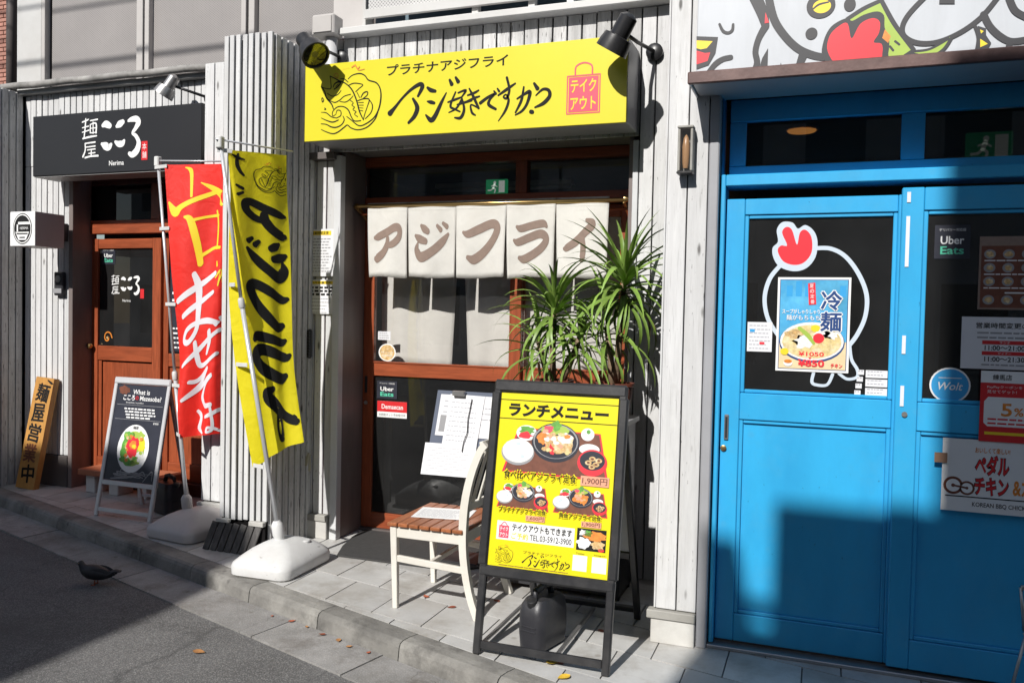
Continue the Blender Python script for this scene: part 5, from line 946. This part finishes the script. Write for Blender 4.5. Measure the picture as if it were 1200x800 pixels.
p.rect(X(.06), Y(.848), X(.71), Y(.742), 'print_white', 1); p.rect(X(.08), Y(.838), X(.165), Y(.768), 'print_pink', 2); p.stroke([(X(.095), Y(.768), .004), (X(.122), Y(.748), .004), (X(.15), Y(.768), .004)], 'print_pink', 2); p.text('テイク', X(.122), Y(.787), X(.07), .02, 'print_white', 3, .02); p.text('アウト', X(.122), Y(.82), X(.07), .02, 'print_white', 3, .02)
row(.772, .19, .69, 'テイクアウトもできます', .032, 'ink', 2, .03); row(.82, .19, .33, 'ご予約', .028, 'print_yellow', 2, .03); row(.82, .345, .69, 'TEL.03-5912-3900', .026, 'ink', 2, .008)
p.rect(X(.73), Y(.856), X(.965), Y(.735), 'ink', 1); rq = random.Random(9)
for s_, t_, a, b, m in ((.79, .815, .035, .025, 'print_white'), (.87, .775, .05, .022, 'print_orange'), (.78, .76, .018, .014, 'print_rice'), (.9, .82, .03, .02, 'print_fry'), (.82, .76, .018, .014, 'print_green'), (.93, .845, .014, .008, 'print_panel_red')): p.blob(X(s_), Y(t_), a, b, m, 2, rq)
p.art(FISH, {'ink': 'ink', 'red': 'print_orange'}, ox=X(.15), oy=Y(.93), k=.2); row(.905, .3, .62, 'プラチナアジフライ', .012, 'ink', 2, .0); p.art(SIGN_TEXT, {'ink': 'ink'}, ox=X(.462), oy=Y(.935), k=.215)
for s_ in (.71, .865): p.rect(X(s_), Y(.97), X(s_ + .115), Y(.885), 'print_white', 1)
p.text('Twitter', X(.768), Y(.875), X(.07), .008, 'ink', 2); p.text('Instagram', X(.923), Y(.875), X(.09), .008, 'ink', 2); p.lines(X(.1), X(.9), Y(.988), 1, .01, .003, 'print_brown', 2); p.build('poster_print', ab, pf)
# black water can holding the board down
def water_can(name, label, loc, rz, sx=1):
    t = thing(name, label, 'water weight', loc, rz)
    loft('body', [rrect(0, 0, z, hx * sx, hy, r) for z, hx, hy, r in ((.0, .07, .11, .04), (.012, .085, .125, .045), (.09, .092, .13, .045), (.17, .09, .128, .045), (.21, .082, .118, .04), (.235, .068, .095, .035))], 'black_plastic', t)
    sweep('handle', [(0, -.08, .225), (0, -.07, .27), (0, .0, .285), (0, .05, .275), (0, .07, .23)], .017, 'black_plastic', t, 8); spin('cap', (0, -.095, .21), (0, -.35, 1), [(.026, 0), (.026, .03), (.02, .034)], 'black_metal', t, 14)
    for z in (.1, .12): bar('rib', (-.05 * sx, -.131, z), (.05 * sx, -.131, z), .006, .004, 'black_plastic', t, side=(0, 1, 0), bev=.001)
    return t
water_can('water_can', 'black plastic water can under the yellow lunch menu board', (-1.2, 3.75, .001), math.radians(-14), .78)
water_can('water_can', 'black plastic water can behind the noodle picture board', (-4.62, 5.06, .001), math.radians(70))

# ---- white chair with slatted wooden seat, facing away from the board
ch = thing('slatted_chair', 'white painted chair with brown slatted seat in front of the red doors', 'chair', (-1.88, 4.15, 0))
for y in (3.915, 4.375):
    bar('leg', (-2.085, y, .43), (-2.07, y, 0), .038, .038, 'chair_white', ch, taper=.72)
    P = [(-1.60, .0), (-1.648, .13), (-1.682, .3), (-1.69, .45), (-1.68, .6), (-1.65, .74), (-1.605, .86), (-1.575, .90)]
    cr = [crom(P, 7 * i / 20) for i in range(21)]; vs, fs = [], []
    for i, (x, z) in enumerate(cr):
        a, b = cr[max(0, i - 1)], cr[min(20, i + 1)]; dx, dz = b[0] - a[0], b[1] - a[1]; l = math.hypot(dx, dz); nx, nz = -dz / l, dx / l; w = .021 - .004 * abs(i - 10) / 10
        vs += [(x + nx * w, y - .017, z + nz * w), (x - nx * w, y - .017, z - nz * w), (x - nx * w, y + .017, z - nz * w), (x + nx * w, y + .017, z + nz * w)]
    for i in range(20):
        for j in range(4): fs.append((4 * i + j, 4 * i + (j + 1) % 4, 4 * i + 4 + (j + 1) % 4, 4 * i + 4 + j))
    fs += [(3, 2, 1, 0), (80, 81, 82, 83)]; add('back_post', vs, fs, 'chair_white', ch)
    bar('side_apron', (-2.07, y, .405), (-1.69, y, .405), .058, .022, 'chair_white', ch, side=(0, 1, 0)); bar('side_stretcher', (-2.075, y, .265), (-1.685, y, .245), .034, .022, 'chair_white', ch, side=(0, 1, 0))
for x in (-2.085, -1.69): bar('apron', (x, 3.934, .405), (x, 4.356, .405), .058, .022, 'chair_white', ch, side=(1, 0, 0))
bar('stretcher', (-1.88, 3.93, .255), (-1.88, 4.36, .255), .028, .02, 'chair_white', ch, side=(1, 0, 0))
for k in range(7): box('seat_slat', -2.115 + k * .062, -2.058 + k * .062, 3.885, 4.405, .436, .456, 'seat_wood', ch, .004)
bar('top_rail', (-1.59, 3.9, .885), (-1.59, 4.39, .885), .06, .022, 'chair_white', ch, side=(1, 0, .3)); bar('back_rail', (-1.682, 3.93, .56), (-1.682, 4.36, .56), .04, .02, 'chair_white', ch, side=(1, 0, 0))
for y in (4.0, 4.09, 4.18, 4.27): bar('back_slat', (-1.68, y, .575), (-1.6, y, .86), .035, .01, 'chair_white', ch, side=(1, 0, .3))
t = thing('seat_paper', 'white handwritten sheet lying on the chair seat', 'paper', (-1.9, 4.2, .457)); sf = plane((-2.05, 4.03, .4595), (.98, .18, 0), (-.18, .98, 0)); sheet('paper', t, sf, .31, .24, 'print_white', .001); q = Print(); q.lines(.02, .28, .19, 7, .025, .006, 'print_faint', 1); q.build('print', t, sf)

# ---- clip board menus on a stand behind the chair
ms = thing('clip_menu_stand', 'metal stand holding clipped white menu sheets behind the chair', 'menu stand', (-2.1, 4.85, 0)); mv = Vector((.1, .12, 1)).normalized(); mf = plane((-2.315, 4.78, .70), (1, 0, 0), mv)
sheet('board', ms, mf, .46, .375, 'clip_blue', .006); sweep('post', [(-2.08, 4.86, .03), (-2.08, 4.83, .72)], .011, 'steel', ms, 8); box('foot', -2.2, -1.96, 4.74, 4.98, 0, .018, 'black_metal', ms)
def paper_on(x, y, w, h, rot, d, rows, img=False):
    c, s_ = math.cos(rot), math.sin(rot); fn = lambda u, v, k: mf(x + u * c - v * s_, y + u * s_ + v * c, d + k); o = sheet('menu_sheet', ms, fn, w, h, 'paper', .001); q = Print(); q.lines(w * .08, w * .95, h * .86, rows, h * .8 / rows, h * .16 / rows, 'print_faint', 1)
    if img: q.rect(w * .05, h * .1, w * .4, h * .5, 'print_grey', 2)
    q.build('print', o, fn)
paper_on(.03, .09, .4, .26, 0, .005, 6, True); paper_on(.09, .02, .235, .335, -.02, .011, 9); paper_on(-.02, -.16, .35, .2, .01, .015, 10)
box('clip', -2.16, -2.08, 4.78, 4.812, 1.045, 1.075, 'steel', ms)
sweep('pen_cord', [mf(.25, .33, .02), mf(.245, .2, .022), mf(.255, .12, .022), mf(.24, .06, .022), mf(.24, .0, .024)], .003, 'black_metal', ms, 6)

# ---- plant stand with two dracaenas
ps = thing('plant_stand', 'grey cabinet stand under the potted plants beside the right door post', 'stand', (-1.35, 4.62, 0))
box('top', -1.72, -.98, 4.45, 4.8, .96, .99, 'trim_grey', ps); box('body', -1.70, -1.0, 4.48, 4.79, .42, .958, 'trim_grey', ps); box('lower_case', -1.70, -1.0, 4.47, 4.79, .03, .415, 'black_plastic', ps)
for x in (-1.69, -1.03): 
    for y in (4.49, 4.75): box('foot', x, x + .025, y, y + .025, 0, .029, 'black_metal', ps)
LEAVES = []
for k in range(8):
    rr = random.Random(40 + k); L_ = 1; droop = .05 + .14 * k; n = 9; vs, fs = [], []
    # unit leaf along +X bending down; rise and curl vary
    x = z = 0; ang = 0
    pts = []
    for i in range(n + 1):
        s_ = i / n; pts.append((x, z)); ang = -droop * 1.7 * s_ ** 1.4 * 1.6; x += math.cos(ang) / n; z += math.sin(ang) / n
    tw = rr.uniform(-.6, .6)
    for i, (px_, pz_) in enumerate(pts):
        s_ = i / n; w = .034 * (min(1, .45 + 3.2 * s_)) * (1 - s_ ** 3.2) + .0005; a = tw * s_
        vs += [(px_, -w * math.cos(a), pz_ + w * .5 - w * math.sin(a) * .6), (px_, 0, pz_), (px_, w * math.cos(a), pz_ + w * .5 + w * math.sin(a) * .6)]
    for i in range(n): fs += [(3 * i, 3 * i + 3, 3 * i + 4, 3 * i + 1), (3 * i + 1, 3 * i + 4, 3 * i + 5, 3 * i + 2)]
    me = bpy.data.meshes.new('leaf'); me.from_pydata(vs, [], fs); me.materials.append(MATS['leaf'])
    for q_ in me.polygons: q_.use_smooth = True
    LEAVES.append(me)
DRY = [m.copy() for m in LEAVES]
for m in DRY: m.materials.clear(); m.materials.append(MATS['leaf_dry'])
def dracaena(label, x, y, ztop, zpot, stems, seed, counts, lmin, lmax, pr=.12, ph=.2):
    t = thing('potted_dracaena', label, 'plant', (x, y, zpot), group='dracaenas on the plant stand'); rr = random.Random(seed)
    spin('pot', (x, y, zpot), (0, 0, 1), [(pr * .72, 0), (pr * .95, ph * .9), (pr, ph * .92), (pr, ph), (pr * .9, ph), (pr * .88, ph * .93)], 'pot', t, 24); spin('soil', (x, y, zpot + ph * .86), (0, 0, 1), [(pr * .88, 0), (pr * .8, .012)], 'soil', t, 18)
    for (dx, dy, zt), cnt in zip(stems, counts):
        b = Vector((x + dx * .25, y + dy * .25, zpot + ph * .8)); e = Vector((x + dx, y + dy, zt)); sweep('stem', [b, (b + e) / 2 + Vector((rr.uniform(-.01, .01), 0, 0)), e], [.021, .018, .016], 'trunk', t, 10)
        for k in range(cnt):
            q = k / cnt; az = k * 2.39996 + rr.uniform(-.3, .3); el = math.radians(80 - 112 * q ** .85 + rr.uniform(-9, 9)); L_ = rr.uniform(lmin, lmax) * (1.06 - .25 * abs(q - .45))
            if abs(math.sin(az)) > 0 and math.sin(az) * math.cos(el) * L_ + y + dy > 4.86: L_ *= .62
            idx = min(7, max(0, int(1 + 5.5 * q * .55 + rr.uniform(0, 3.2)))); me = (DRY if q > .93 and rr.random() < .5 else LEAVES)[idx]
            o = bpy.data.objects.new('leaf', me); COL.objects.link(o); o.parent = t
            o.location = e + Vector((0, 0, .02 - .14 * q)) - where(t); wk = rr.uniform(.8, 1.15); o.scale = (L_, L_ * wk * (.42 / L_) ** .4, L_)
            o.rotation_euler = (rr.uniform(-.3, .3), -el, az)
dracaena('bushy dracaena with low spreading green blades, beside the chair end of the stand', -1.44, 4.58, 1.5, .991, [(0, 0, 1.6), (-.1, .03, 1.40), (.16, -.02, 1.44)], 3, [76, 28, 32], .30, .44)
dracaena('taller dracaena with bare stem and fountain of blades beside the door post', -1.08, 4.58, 1.74, .991, [(.04, 0, 1.76), (-.06, .03, 1.5)], 8, [90, 20], .34, .5, .11)

# ---- red flag and yellow flag with water-filled bases
def interp(P, v):
    # P: list of points from top to bottom, by height order
    return Vector(crom(P, max(0, min(1, v)) * (len(P) - 1)))
def flag_base(t, cx, cy, m, hx=.27, hy=.24, rz=0, scale=1, hole=(0, 0)):
    c, s_ = math.cos(rz), math.sin(rz)
    def rot(P): return [Vector((cx + (p.x) * c - p.y * s_, cy + p.x * s_ + p.y * c, p.z)) for p in P]
    rings = [rot(rrect(ox, oy, z, hx * a, hy * a, r)) for z, a, r, ox, oy in ((.0, .93, .06, 0, 0), (.012, .99, .07, 0, 0), (.055, 1, .07, 0, 0), (.075, .97, .07, 0, 0), (.1, .86, .07, 0, .005), (.135, .66, .06, 0, .01), (.16, .45, .05, 0, .012), (.172, .25, .03, 0, .012))]
    return loft('base', rings, m, t)
def flag(name, label, base_c, base_m, pole, bar_a, bar_b, surf_fn, cloth_m, prints, ties, rz, hx, hy, size, nu=44, nv=46):
    t = thing(name, label, 'flag', (base_c[0], base_c[1], 0), group='shop flags on water bases')
    b = flag_base(t, base_c[0], base_c[1], base_m, hx, hy, rz); P0, P1 = Vector(pole[0]), Vector(pole[-1])
    ax = (Vector(pole[1]) - P0).normalized(); spin('collar', P0 - ax * .06, ax, [(.03, 0), (.032, .03), (.036, .04), (.036, .1), (.03, .11), (.02, .125)], base_m, t, 18); spin('filler_cap', (base_c[0] + .09, base_c[1] + .1, .1), (0, 0, 1), [(.035, 0), (.035, .05), (.03, .055)], base_m, t, 16)
    pm = Vector(pole[1]); sweep('pole_lower', [P0, pm], .0135, 'pole', t, 12); spin('pole_joint', pm - ax * .03, ax, [(.016, 0), (.019, .005), (.019, .05), (.015, .06)], 'white_plastic', t, 14); sweep('pole_upper', [pm, P1], .0105, 'pole', t, 12)
    box('bar_holder', P1.x - .02, P1.x + .02, P1.y - .02, P1.y + .02, P1.z - .05, P1.z + .02, 'white_plastic', t, .006); sweep('crossbar', [bar_a, bar_b], .006, 'pole', t, 8)
    vs = [surf_fn(i / nu, j / nv) for j in range(nv + 1) for i in range(nu + 1)]; Wn = nu + 1
    def nrm(u, v):
        e = .004; a = surf_fn(min(1, u + e), v) - surf_fn(max(0, u - e), v); c = surf_fn(u, min(1, v + e)) - surf_fn(u, max(0, v - e)); n = c.cross(a); n.normalize(); return n if n.dot(Vector((0, 0, 1.4)) - surf_fn(u, v)) > 0 else -n
    fs = [(j * Wn + i, (j + 1) * Wn + i, (j + 1) * Wn + i + 1, j * Wn + i + 1) for j in range(nv) for i in range(nu)]
    cl = add('cloth', vs, fs, cloth_m, t, True)
    for nm, p in prints: p.build(nm, cl, lambda x, y, d: surf_fn(x / size[0], y / size[1]) + nrm(x / size[0], y / size[1]) * d)
    for v, u in ties:
        a = surf_fn(u, v); pp = P0 + (P1 - P0) * ((a.z - P0.z) / (P1.z - P0.z)) if a.z > P0.z else P0
        if a.z < pm.z: pp = P0 + (pm - P0) * ((a.z - P0.z) / (pm.z - P0.z))
        else: pp = pm + (P1 - pm) * ((a.z - pm.z) / (P1.z - pm.z))
        bar('tie', pp + Vector((-.02, -.014, 0)), a + Vector((.012, -.006, .0)), .024, .004, 'white_plastic', t, side=(0, 1, 0), bev=.001)
    return t
RL = [(-4.286, 4.620, 2.538), (-4.252, 4.620, 2.145), (-4.202, 4.620, 1.676), (-4.167, 4.620, 1.207), (-4.142, 4.620, .914), (-4.103, 4.620, .669)]
RR_ = [(-3.873, 4.730, 2.545), (-3.847, 4.730, 2.150), (-3.868, 4.730, 1.624), (-3.891, 4.730, 1.154), (-3.892, 4.730, .693)]
RPOLE = [(-4.103, 4.660, .2), (-4.217, 4.660, 1.084), (-4.383, 4.660, 2.584)]; RBAR = [(-4.393, 4.655, 2.575), (-3.846, 4.740, 2.562)]
def red_s(u, v):
    a, b = interp(RL, v), interp(RR_, v); q = a + (b - a) * u; k = math.sin(v * 3.0)
    q.y += .018 * math.sin(u * 9 + v * 5) * (.3 + v) + .02 * math.sin(u * 4.2 - v * 7.5) * (.4 + .6 * v) + .012 * math.sin(13 * (u * .5 + v)) * k + (.03 * ((u - .93) / .07) if u > .93 else 0)
    return q
p = Print(.001); c1 = lambda P: [((x - 82) / 282 * .43, (y - 98) / 1413 * 1.93, w / 690) for x, y, w in P]
for s_ in ([(178, 125, 8), (200, 140, 22), (207, 180, 18), (203, 290, 12)], [(92, 300, 10), (120, 345, 40), (160, 325, 24), (300, 288, 20), (322, 290, 14)], [(250, 228, 6), (300, 265, 26), (340, 310, 34), (335, 350, 24)], [(168, 378, 10), (195, 400, 30), (215, 500, 30), (228, 600, 26)], [(205, 402, 14), (260, 398, 12), (312, 402, 14)], [(308, 378, 8), (312, 440, 8), (310, 560, 9)], [(235, 566, 16), (290, 552, 14), (330, 562, 12)], [(318, 620, 6), (322, 640, 9)], [(318, 690, 8), (345, 670, 12), (335, 730, 8)], [(350, 650, 4), (352, 720, 6)]): p.stroke(c1(s_), 'flag_glyph_yellow', 2, sub=10)
pw = lambda P: [(x * .43, y * 1.93, w * .62) for x, y, w in P]
for s_ in ([(.08, .437, .05), (.4, .425, .065), (.82, .405, .05)], [(.18, .487, .05), (.45, .475, .06), (.8, .462, .045)], [(.42, .38, .05), (.5, .43, .08), (.5, .5, .07), (.46, .55, .06), (.3, .575, .06), (.18, .56, .05), (.25, .535, .05), (.45, .53, .05), (.7, .545, .06), (.92, .575, .04)],
           [(.12, .645, .05), (.5, .625, .07), (.95, .605, .05)], [(.75, .585, .05), (.76, .63, .06), (.7, .665, .04)], [(.42, .59, .05), (.45, .65, .07), (.5, .69, .06), (.7, .7, .06), (.93, .692, .05)], [(.85, .565, .04), (.9, .58, .04)], [(.95, .558, .03), (.98, .572, .04)],
           [(.25, .735, .05), (.4, .745, .06), (.72, .725, .05), (.5, .76, .06), (.1, .805, .05)], [(.1, .808, .04), (.45, .78, .06), (.85, .765, .05), (.6, .79, .05), (.48, .825, .06), (.6, .86, .06), (.82, .866, .05)],
           [(.34, .87, .04), (.42, .9, .06), (.36, .95, .06), (.46, .985, .04)], [(.6, .905, .04), (.8, .9, .05), (.97, .89, .04)], [(.8, .872, .04), (.82, .93, .05), (.78, .97, .05), (.65, .98, .05), (.68, .955, .04), (.85, .965, .05), (.97, .985, .04)]): p.stroke(pw(s_), 'flag_glyph_white', 2.4, sub=10)
flag('red_flag', 'tall red cloth flag with yellow and white brush lettering beside the noodle shop', (-4.03, 4.68), 'grey_plastic', RPOLE, RBAR[0], RBAR[1], red_s, 'flag_red', [('lettering', p)], [(.01, .02), (.22, 0), (.44, 0), (.72, 0), (.98, 0)], math.radians(-8), .225, .27, (.43, 1.93))
YL = [(-3.265, 4.015, 2.473), (-3.267, 4.045, 2.211), (-3.304, 4.080, 1.916), (-3.325, 4.120, 1.564), (-3.297, 4.170, 1.103), (-3.230, 4.230, 0.597)]
YM = [(-3.259, 4.030, 2.475), (-3.243, 4.060, 2.213), (-3.240, 4.100, 1.918), (-3.236, 4.140, 1.566), (-3.214, 4.200, 1.105), (-3.179, 4.270, 0.616)]
YR = [(-3.136, 4.420, 2.512), (-3.133, 4.422, 2.207), (-3.123, 4.424, 1.891), (-3.100, 4.426, 1.520), (-3.076, 4.428, 1.149), (-3.021, 4.430, 0.737)]
YPOLE = [(-3.054, 4.250, 0.220), (-3.223, 4.100, 1.591), (-3.291, 3.980, 2.526)]
YBAR = [(-3.296, 3.950, 2.525), (-3.112, 4.430, 2.534)]
H0 = .14
def yel_s(u, v):
    a, m, b = interp(YL, v), interp(YM, v), interp(YR, v)
    if u < H0: q = a + (m - a) * (u / H0)
    else: q = m + (b - m) * ((u - H0) / (1 - H0))
    w = max(0, (u - H0) / (1 - H0)); q.x += .010 * math.sin(w * 11 + v * 3.5) * (.4 + v) * (w ** .5) + .010 * math.sin(w * 5 - v * 9) * w; q.z += .02 * math.sin(u * 3) * (v if v > .9 else 0)
    return q
p = Print(.001); FW, FH = .42, 1.86; mu = lambda x: FW * (H0 + .05 + (1 - H0 - .08) * x)
for k, chn in enumerate(('a', 'ji', 'fu', 'ra', 'i')):
    for s_ in KANA[chn]: p.stroke([(mu(.97 - .9 * x), FH * (.2 + k * .155 + .14 * (1 - y)), wd * .34) for x, y, wd in s_], 'ink', 2, sub=10)
for s_ in ([(.03, .03, .03), (.1, .045, .05), (.18, .05, .02)], [(.1, .02, .02), (.07, .07, .04), (.1, .1, .04), (.15, .115, .03)], [(.03, .155, .03), (.12, .165, .04)], [(.04, .19, .04), (.12, .18, .03)]): p.stroke([(FW * (H0 + x), FH * y, w * .6) for x, y, w in s_], 'ink', 2, sub=8)
p2 = Print(.001); p2.art([(k_, m_, [(-q_[0], -q_[1]) + ((q_[2] * 1.2,) if len(q_) > 2 else ()) for q_ in P_]) for k_, m_, P_ in FISH], {'ink': 'ink', 'red': 'print_orange'}, ox=FW * .68, oy=FH * .115, k=.52)
flag('yellow_flag', 'tall yellow cloth flag with black brush kana seen from behind on leaning pole', (-3.03, 4.26), 'white_plastic', YPOLE, YBAR[0], YBAR[1], yel_s, 'flag_yellow', [('lettering', p), ('fish_emblem', p2)], [(.01, .15), (.53, 0), (.75, 0), (.99, 0)], math.radians(2), .2, .27, (.42, 1.86))

# ---- noodle picture board, leaning plank, mat
nb = thing('noodle_board', 'silver framed A-board with dark poster of a noodle bowl by the red door', 'menu board', (-4.78, 4.9, 0)); V = Vector((0, .2, 1.02)).normalized(); f = plane((-5.05, 4.765, 0), (1, 0, 0), V); N_ = Vector((1, 0, 0)).cross(V); W = .535
for x in (.015, W - .015): bar('leg', f(x, 0, 0), f(x, 1.03, 0), .032, .026, 'silver', nb, side=N_, bev=.005)
bar('foot_bar', f(.03, .05, 0), f(W - .03, .05, 0), .03, .02, 'silver', nb, side=N_); fr = bar('panel_frame', f(.0, 1.015, .004), f(W, 1.015, .004), .05, .03, 'silver', nb, side=N_, bev=.008); bar('frame_rail', f(.03, .25, .002), f(W - .03, .25, .002), .034, .022, 'silver', fr, side=N_)
g2 = plane((-5.03, 5.2, 0), (1, 0, 0), Vector((0, -.24, 1.0)))
for x in (.015, W - .055): bar('rear_leg', g2(x, 0, 0), g2(x, 1.02, 0), .028, .022, 'silver', nb, side=(0, 1, 0))
bar('rear_foot_bar', g2(.03, .08, 0), g2(W - .07, .08, 0), .024, .018, 'silver', nb, side=(0, 1, 0))
PW, PH = W - .06, .72; pf = plane(f(.03, .268, .003), (1, 0, 0), V); sheet('poster', nb, pf, PW, PH, 'print_dark', .003); p = Print(.0008); c = PW / 2
p.text('What is', c, PH * .925, .16, .036, 'print_white', 2, .012); p.text('こころ', c - .11, PH * .862, .11, .04, 'print_white', 2, .03); p.text('の', c - .035, PH * .862, .03, .03, 'print_red', 2, .02); p.text('Mazesoba?', c + .095, PH * .862, .2, .036, 'print_white', 2, .012); p.text('Soupless noodles', c - .05, PH * .81, .17, .014, 'print_white', 2)
for t_ in (.785, .635): p.rect(.02, PH * t_, PW - .02, PH * t_ + .0025, 'print_grey', 1)
for k in range(4): p.lines(c - .14 + .01 * k, c + .2, PH * (.755 - .03 * k), 1, .02, .011, 'print_white', 1)
p.ell(c - .0, .245, .148, .178, 'print_white', 2); p.ell(c, .245, .11, .13, 'print_lime', 2.5); rr = random.Random(12)
for x, y, a, b, m in ((-.05, .09, .05, .04, 'print_green'), (.04, .09, .06, .04, 'print_lime'), (-.07, .0, .045, .07, 'print_green'), (.075, .03, .04, .05, 'print_yellow'), (.07, -.05, .04, .04, 'print_rice'), (-.03, -.09, .07, .035, 'print_green'), (.03, -.09, .05, .03, 'print_lime')): p.blob(c + x, .245 + y, a, b, m, 3, rr)
[p.blob(c + rr.uniform(-.085, .085), .245 + rr.uniform(-.1, .1), .016, .014, rr.choice(['print_green', 'print_lime', 'print_noodle', 'print_fry', 'print_rice', 'print_orange']), 3.2 + k_ * .015, rr) for k_ in range(26)]; p.blob(c, .255, .055, .07, 'print_panel_red', 3.7, rr); p.blob(c, .27, .035, .03, 'print_orange', 4, rr); p.blob(c - .01, .21, .045, .03, 'print_panel_red', 3.9, rr); p.blob(c + .01, .262, .018, .016, 'print_yellow', 4.3, rr); p.text('麺屋', c, .4, .05, .022, 'ink', 3, .02); p.text('¥900', PW - .06, .44, .05, .016, 'print_white', 2)
for k in range(9): p.stroke([(.03 + rr.uniform(0, .4), rr.uniform(.01, .06), .004), (.05 + rr.uniform(0, .4), rr.uniform(.03, .12), .009), (.06 + rr.uniform(0, .4), rr.uniform(.02, .1), .003)], 'print_grey', 1.5)
p.blob(.07, PH * .94, .05, .035, 'print_brown', 1, rr); p.build('poster_print', nb, pf)
wp = thing('carved_plank', 'leaning yellow wooden plank with dark brush characters against the white boards', 'sign', (-6.27, 5.3, 0)); V = Vector((.062, .15, .935)).normalized(); U = Vector((1, .0, -.06)).normalized(); wf = plane((-6.392, 5.2, .012), U, V)
sheet('board', wp, wf, .205, .945, 'plank_wood', .055); p = Print(.0012)
for k, c_ in enumerate('麺屋営業中'): p.text(c_, .102 + R.uniform(-.01, .01), .815 - k * .172, .135, .15, 'print_brown' if k == 3 else 'ink', 1, .035, R.uniform(-.12, .12))
p.stroke([(.14, .925, .012), (.18, .905, .02), (.2, .9, .008)], 'ink', 1); p.build('lettering', wp, wf)
add_m = [(-2.85, 4.585), (-2.05, 4.60), (-1.75, 4.9), (-1.72, 5.21), (-3.02, 5.21), (-2.99, 5.0), (-2.93, 4.78)]
n = len(add_m); tag(add('rubber_mat', [(x, y, .003) for x, y in add_m] + [(x, y, .012) for x, y in add_m], [tuple(range(n))[::-1], tuple(range(n, 2 * n))] + [(k, (k + 1) % n, n + (k + 1) % n, n + k) for k in range(n)], 'rubber_mat'), 'dark rubber door mat in front of the red sliding doors', 'door mat')

# ---- pigeon on the road
pg = thing('pigeon', 'dark pigeon standing on the shaded asphalt near the kerb', 'pigeon', (-4.03, 3.82, -.108), math.radians(200)); pg.scale = (.78, .78, .78)
sec0 = [(-.165, .075, .006, .018), (-.13, .08, .012, .03), (-.09, .088, .024, .04), (-.05, .098, .042, .05), (0, .108, .056, .056), (.045, .118, .055, .055), (.075, .138, .045, .042), (.092, .162, .032, .03), (.1, .185, .024, .024), (.106, .205, .022, .022), (.114, .222, .02, .018), (.118, .233, .010, .008)]
sec = [(x * 1.12, .02 + z * .68 + (.035 if x < -.1 else 0), h * 1.0, w * 1.08) for x, z, h, w in sec0]
rings = []
for i, (x, z, h, w) in enumerate(sec):
    a, b = sec[max(0, i - 1)], sec[min(len(sec) - 1, i + 1)]; tx, tz = b[0] - a[0], b[1] - a[1]; l = math.hypot(tx, tz); ux, uz = -tz / l, tx / l
    rings.append([Vector((x + ux * h * math.cos(q * math.pi / 8), w * math.sin(q * math.pi / 8), z + uz * h * math.cos(q * math.pi / 8))) for q in range(16)])
body = loft('body', rings, 'feather', pg)
for s_ in (-1, 1):
    wr = []
    for i in range(9):
        k = i / 8; x = .05 - .2 * k; hh = .042 * math.sin(math.pi * min(1, .18 + k * .8)) + .003; wr.append([Vector((x, s_ * (.047 - .03 * k * k + .008 * math.cos(q * math.pi / 4)), .098 - .012 * k + hh * math.sin(q * math.pi / 4))) for q in range(8)])
    loft('wing', wr, 'feather', pg); sweep('leg', [(.0, s_ * .022, .05), (.005, s_ * .024, .025), (.0, s_ * .024, .004)], .005, 'fallen_red', pg, 6)
    for a in (-.5, 0, .5): sweep('toe', [(0, s_ * .024, .004), (.03 * math.cos(a), s_ * .024 + .03 * math.sin(a), .003)], .003, 'fallen_red', pg, 5)
    spin('eye', (.128, s_ * .018, .166), (0, s_, 0), [(.004, 0), (.003, .003)], 'fallen_brown', pg, 8)
spin('beak', (.14, 0, .162), (1, 0, -.35), [(.007, 0), (.004, .012), (.0006, .024)], 'trim_dark', pg, 8)

# ---- fallen leaves
def fallen(label, x, y, z, s_, rz, m, curl=.3, grp='fallen leaves on the ground'):
    n = 8; vs, fs = [], []
    for i in range(n + 1):
        k = i / n; w = .34 * math.sin(math.pi * k ** .8) * (1 - .25 * k) + .006; h = curl * .25 * (2 * k - 1) ** 2 + .02
        vs += [((k - .5), -w, h + curl * w * .8), ((k - .5), 0, h), ((k - .5), w, h + curl * w * .8)]
    for i in range(n): fs += [(3 * i, 3 * i + 3, 3 * i + 4, 3 * i + 1), (3 * i + 1, 3 * i + 4, 3 * i + 5, 3 * i + 2)]
    fs.append((0, 1, 2)); c, q = math.cos(rz), math.sin(rz); o = add('fallen_leaf', [(x + s_ * (a * c - b * q), y + s_ * (a * q + b * c), z + .001 + s_ * d) for a, b, d in vs], fs, m, None, True); tag(o, label, 'leaf', grp)
LF = R
for x, y, w in ((-1.09, 3.56, 'behind'), (-1.0, 3.43, 'in front of')): fallen('yellow fallen leaf ' + w + ' the foot bar of the yellow menu board', x, y, .002, .07, LF.uniform(0, 6), 'fallen_yellow')
for x, y in ((-1.62, 4.22), (-1.80, 4.03), (-2.0, 4.13), (-1.06, 3.58), (-.98, 4.02), (-1.36, 4.1)): fallen('small reddish fallen leaf on the pale tiles', x, y, 0, .05, LF.uniform(0, 6), 'fallen_red')
for k in range(7): 
    q = kpt(.42 + k * .13 + LF.uniform(-.03, .03), -.035 + LF.uniform(-.02, .01), -.086); fallen('reddish leaf litter lying in the gutter along the kerb', q.x, q.y, q.z, LF.uniform(.022, .045), LF.uniform(0, 6), LF.choice(['fallen_red', 'fallen_brown']), curl=LF.uniform(.2, .7), grp='leaf litter along the kerb')
for x, y in ((-2.78, 3.25), (-3.5, 2.72)): fallen('orange brown fallen leaf on the sunlit asphalt', x, y, -.107, .07, LF.uniform(0, 6), 'fallen_brown')
q = kpt(1.72, -.06, -.085); fallen('brown curled leaf on a gutter slab below the chair', q.x, q.y, q.z, .055, 1, 'fallen_brown')
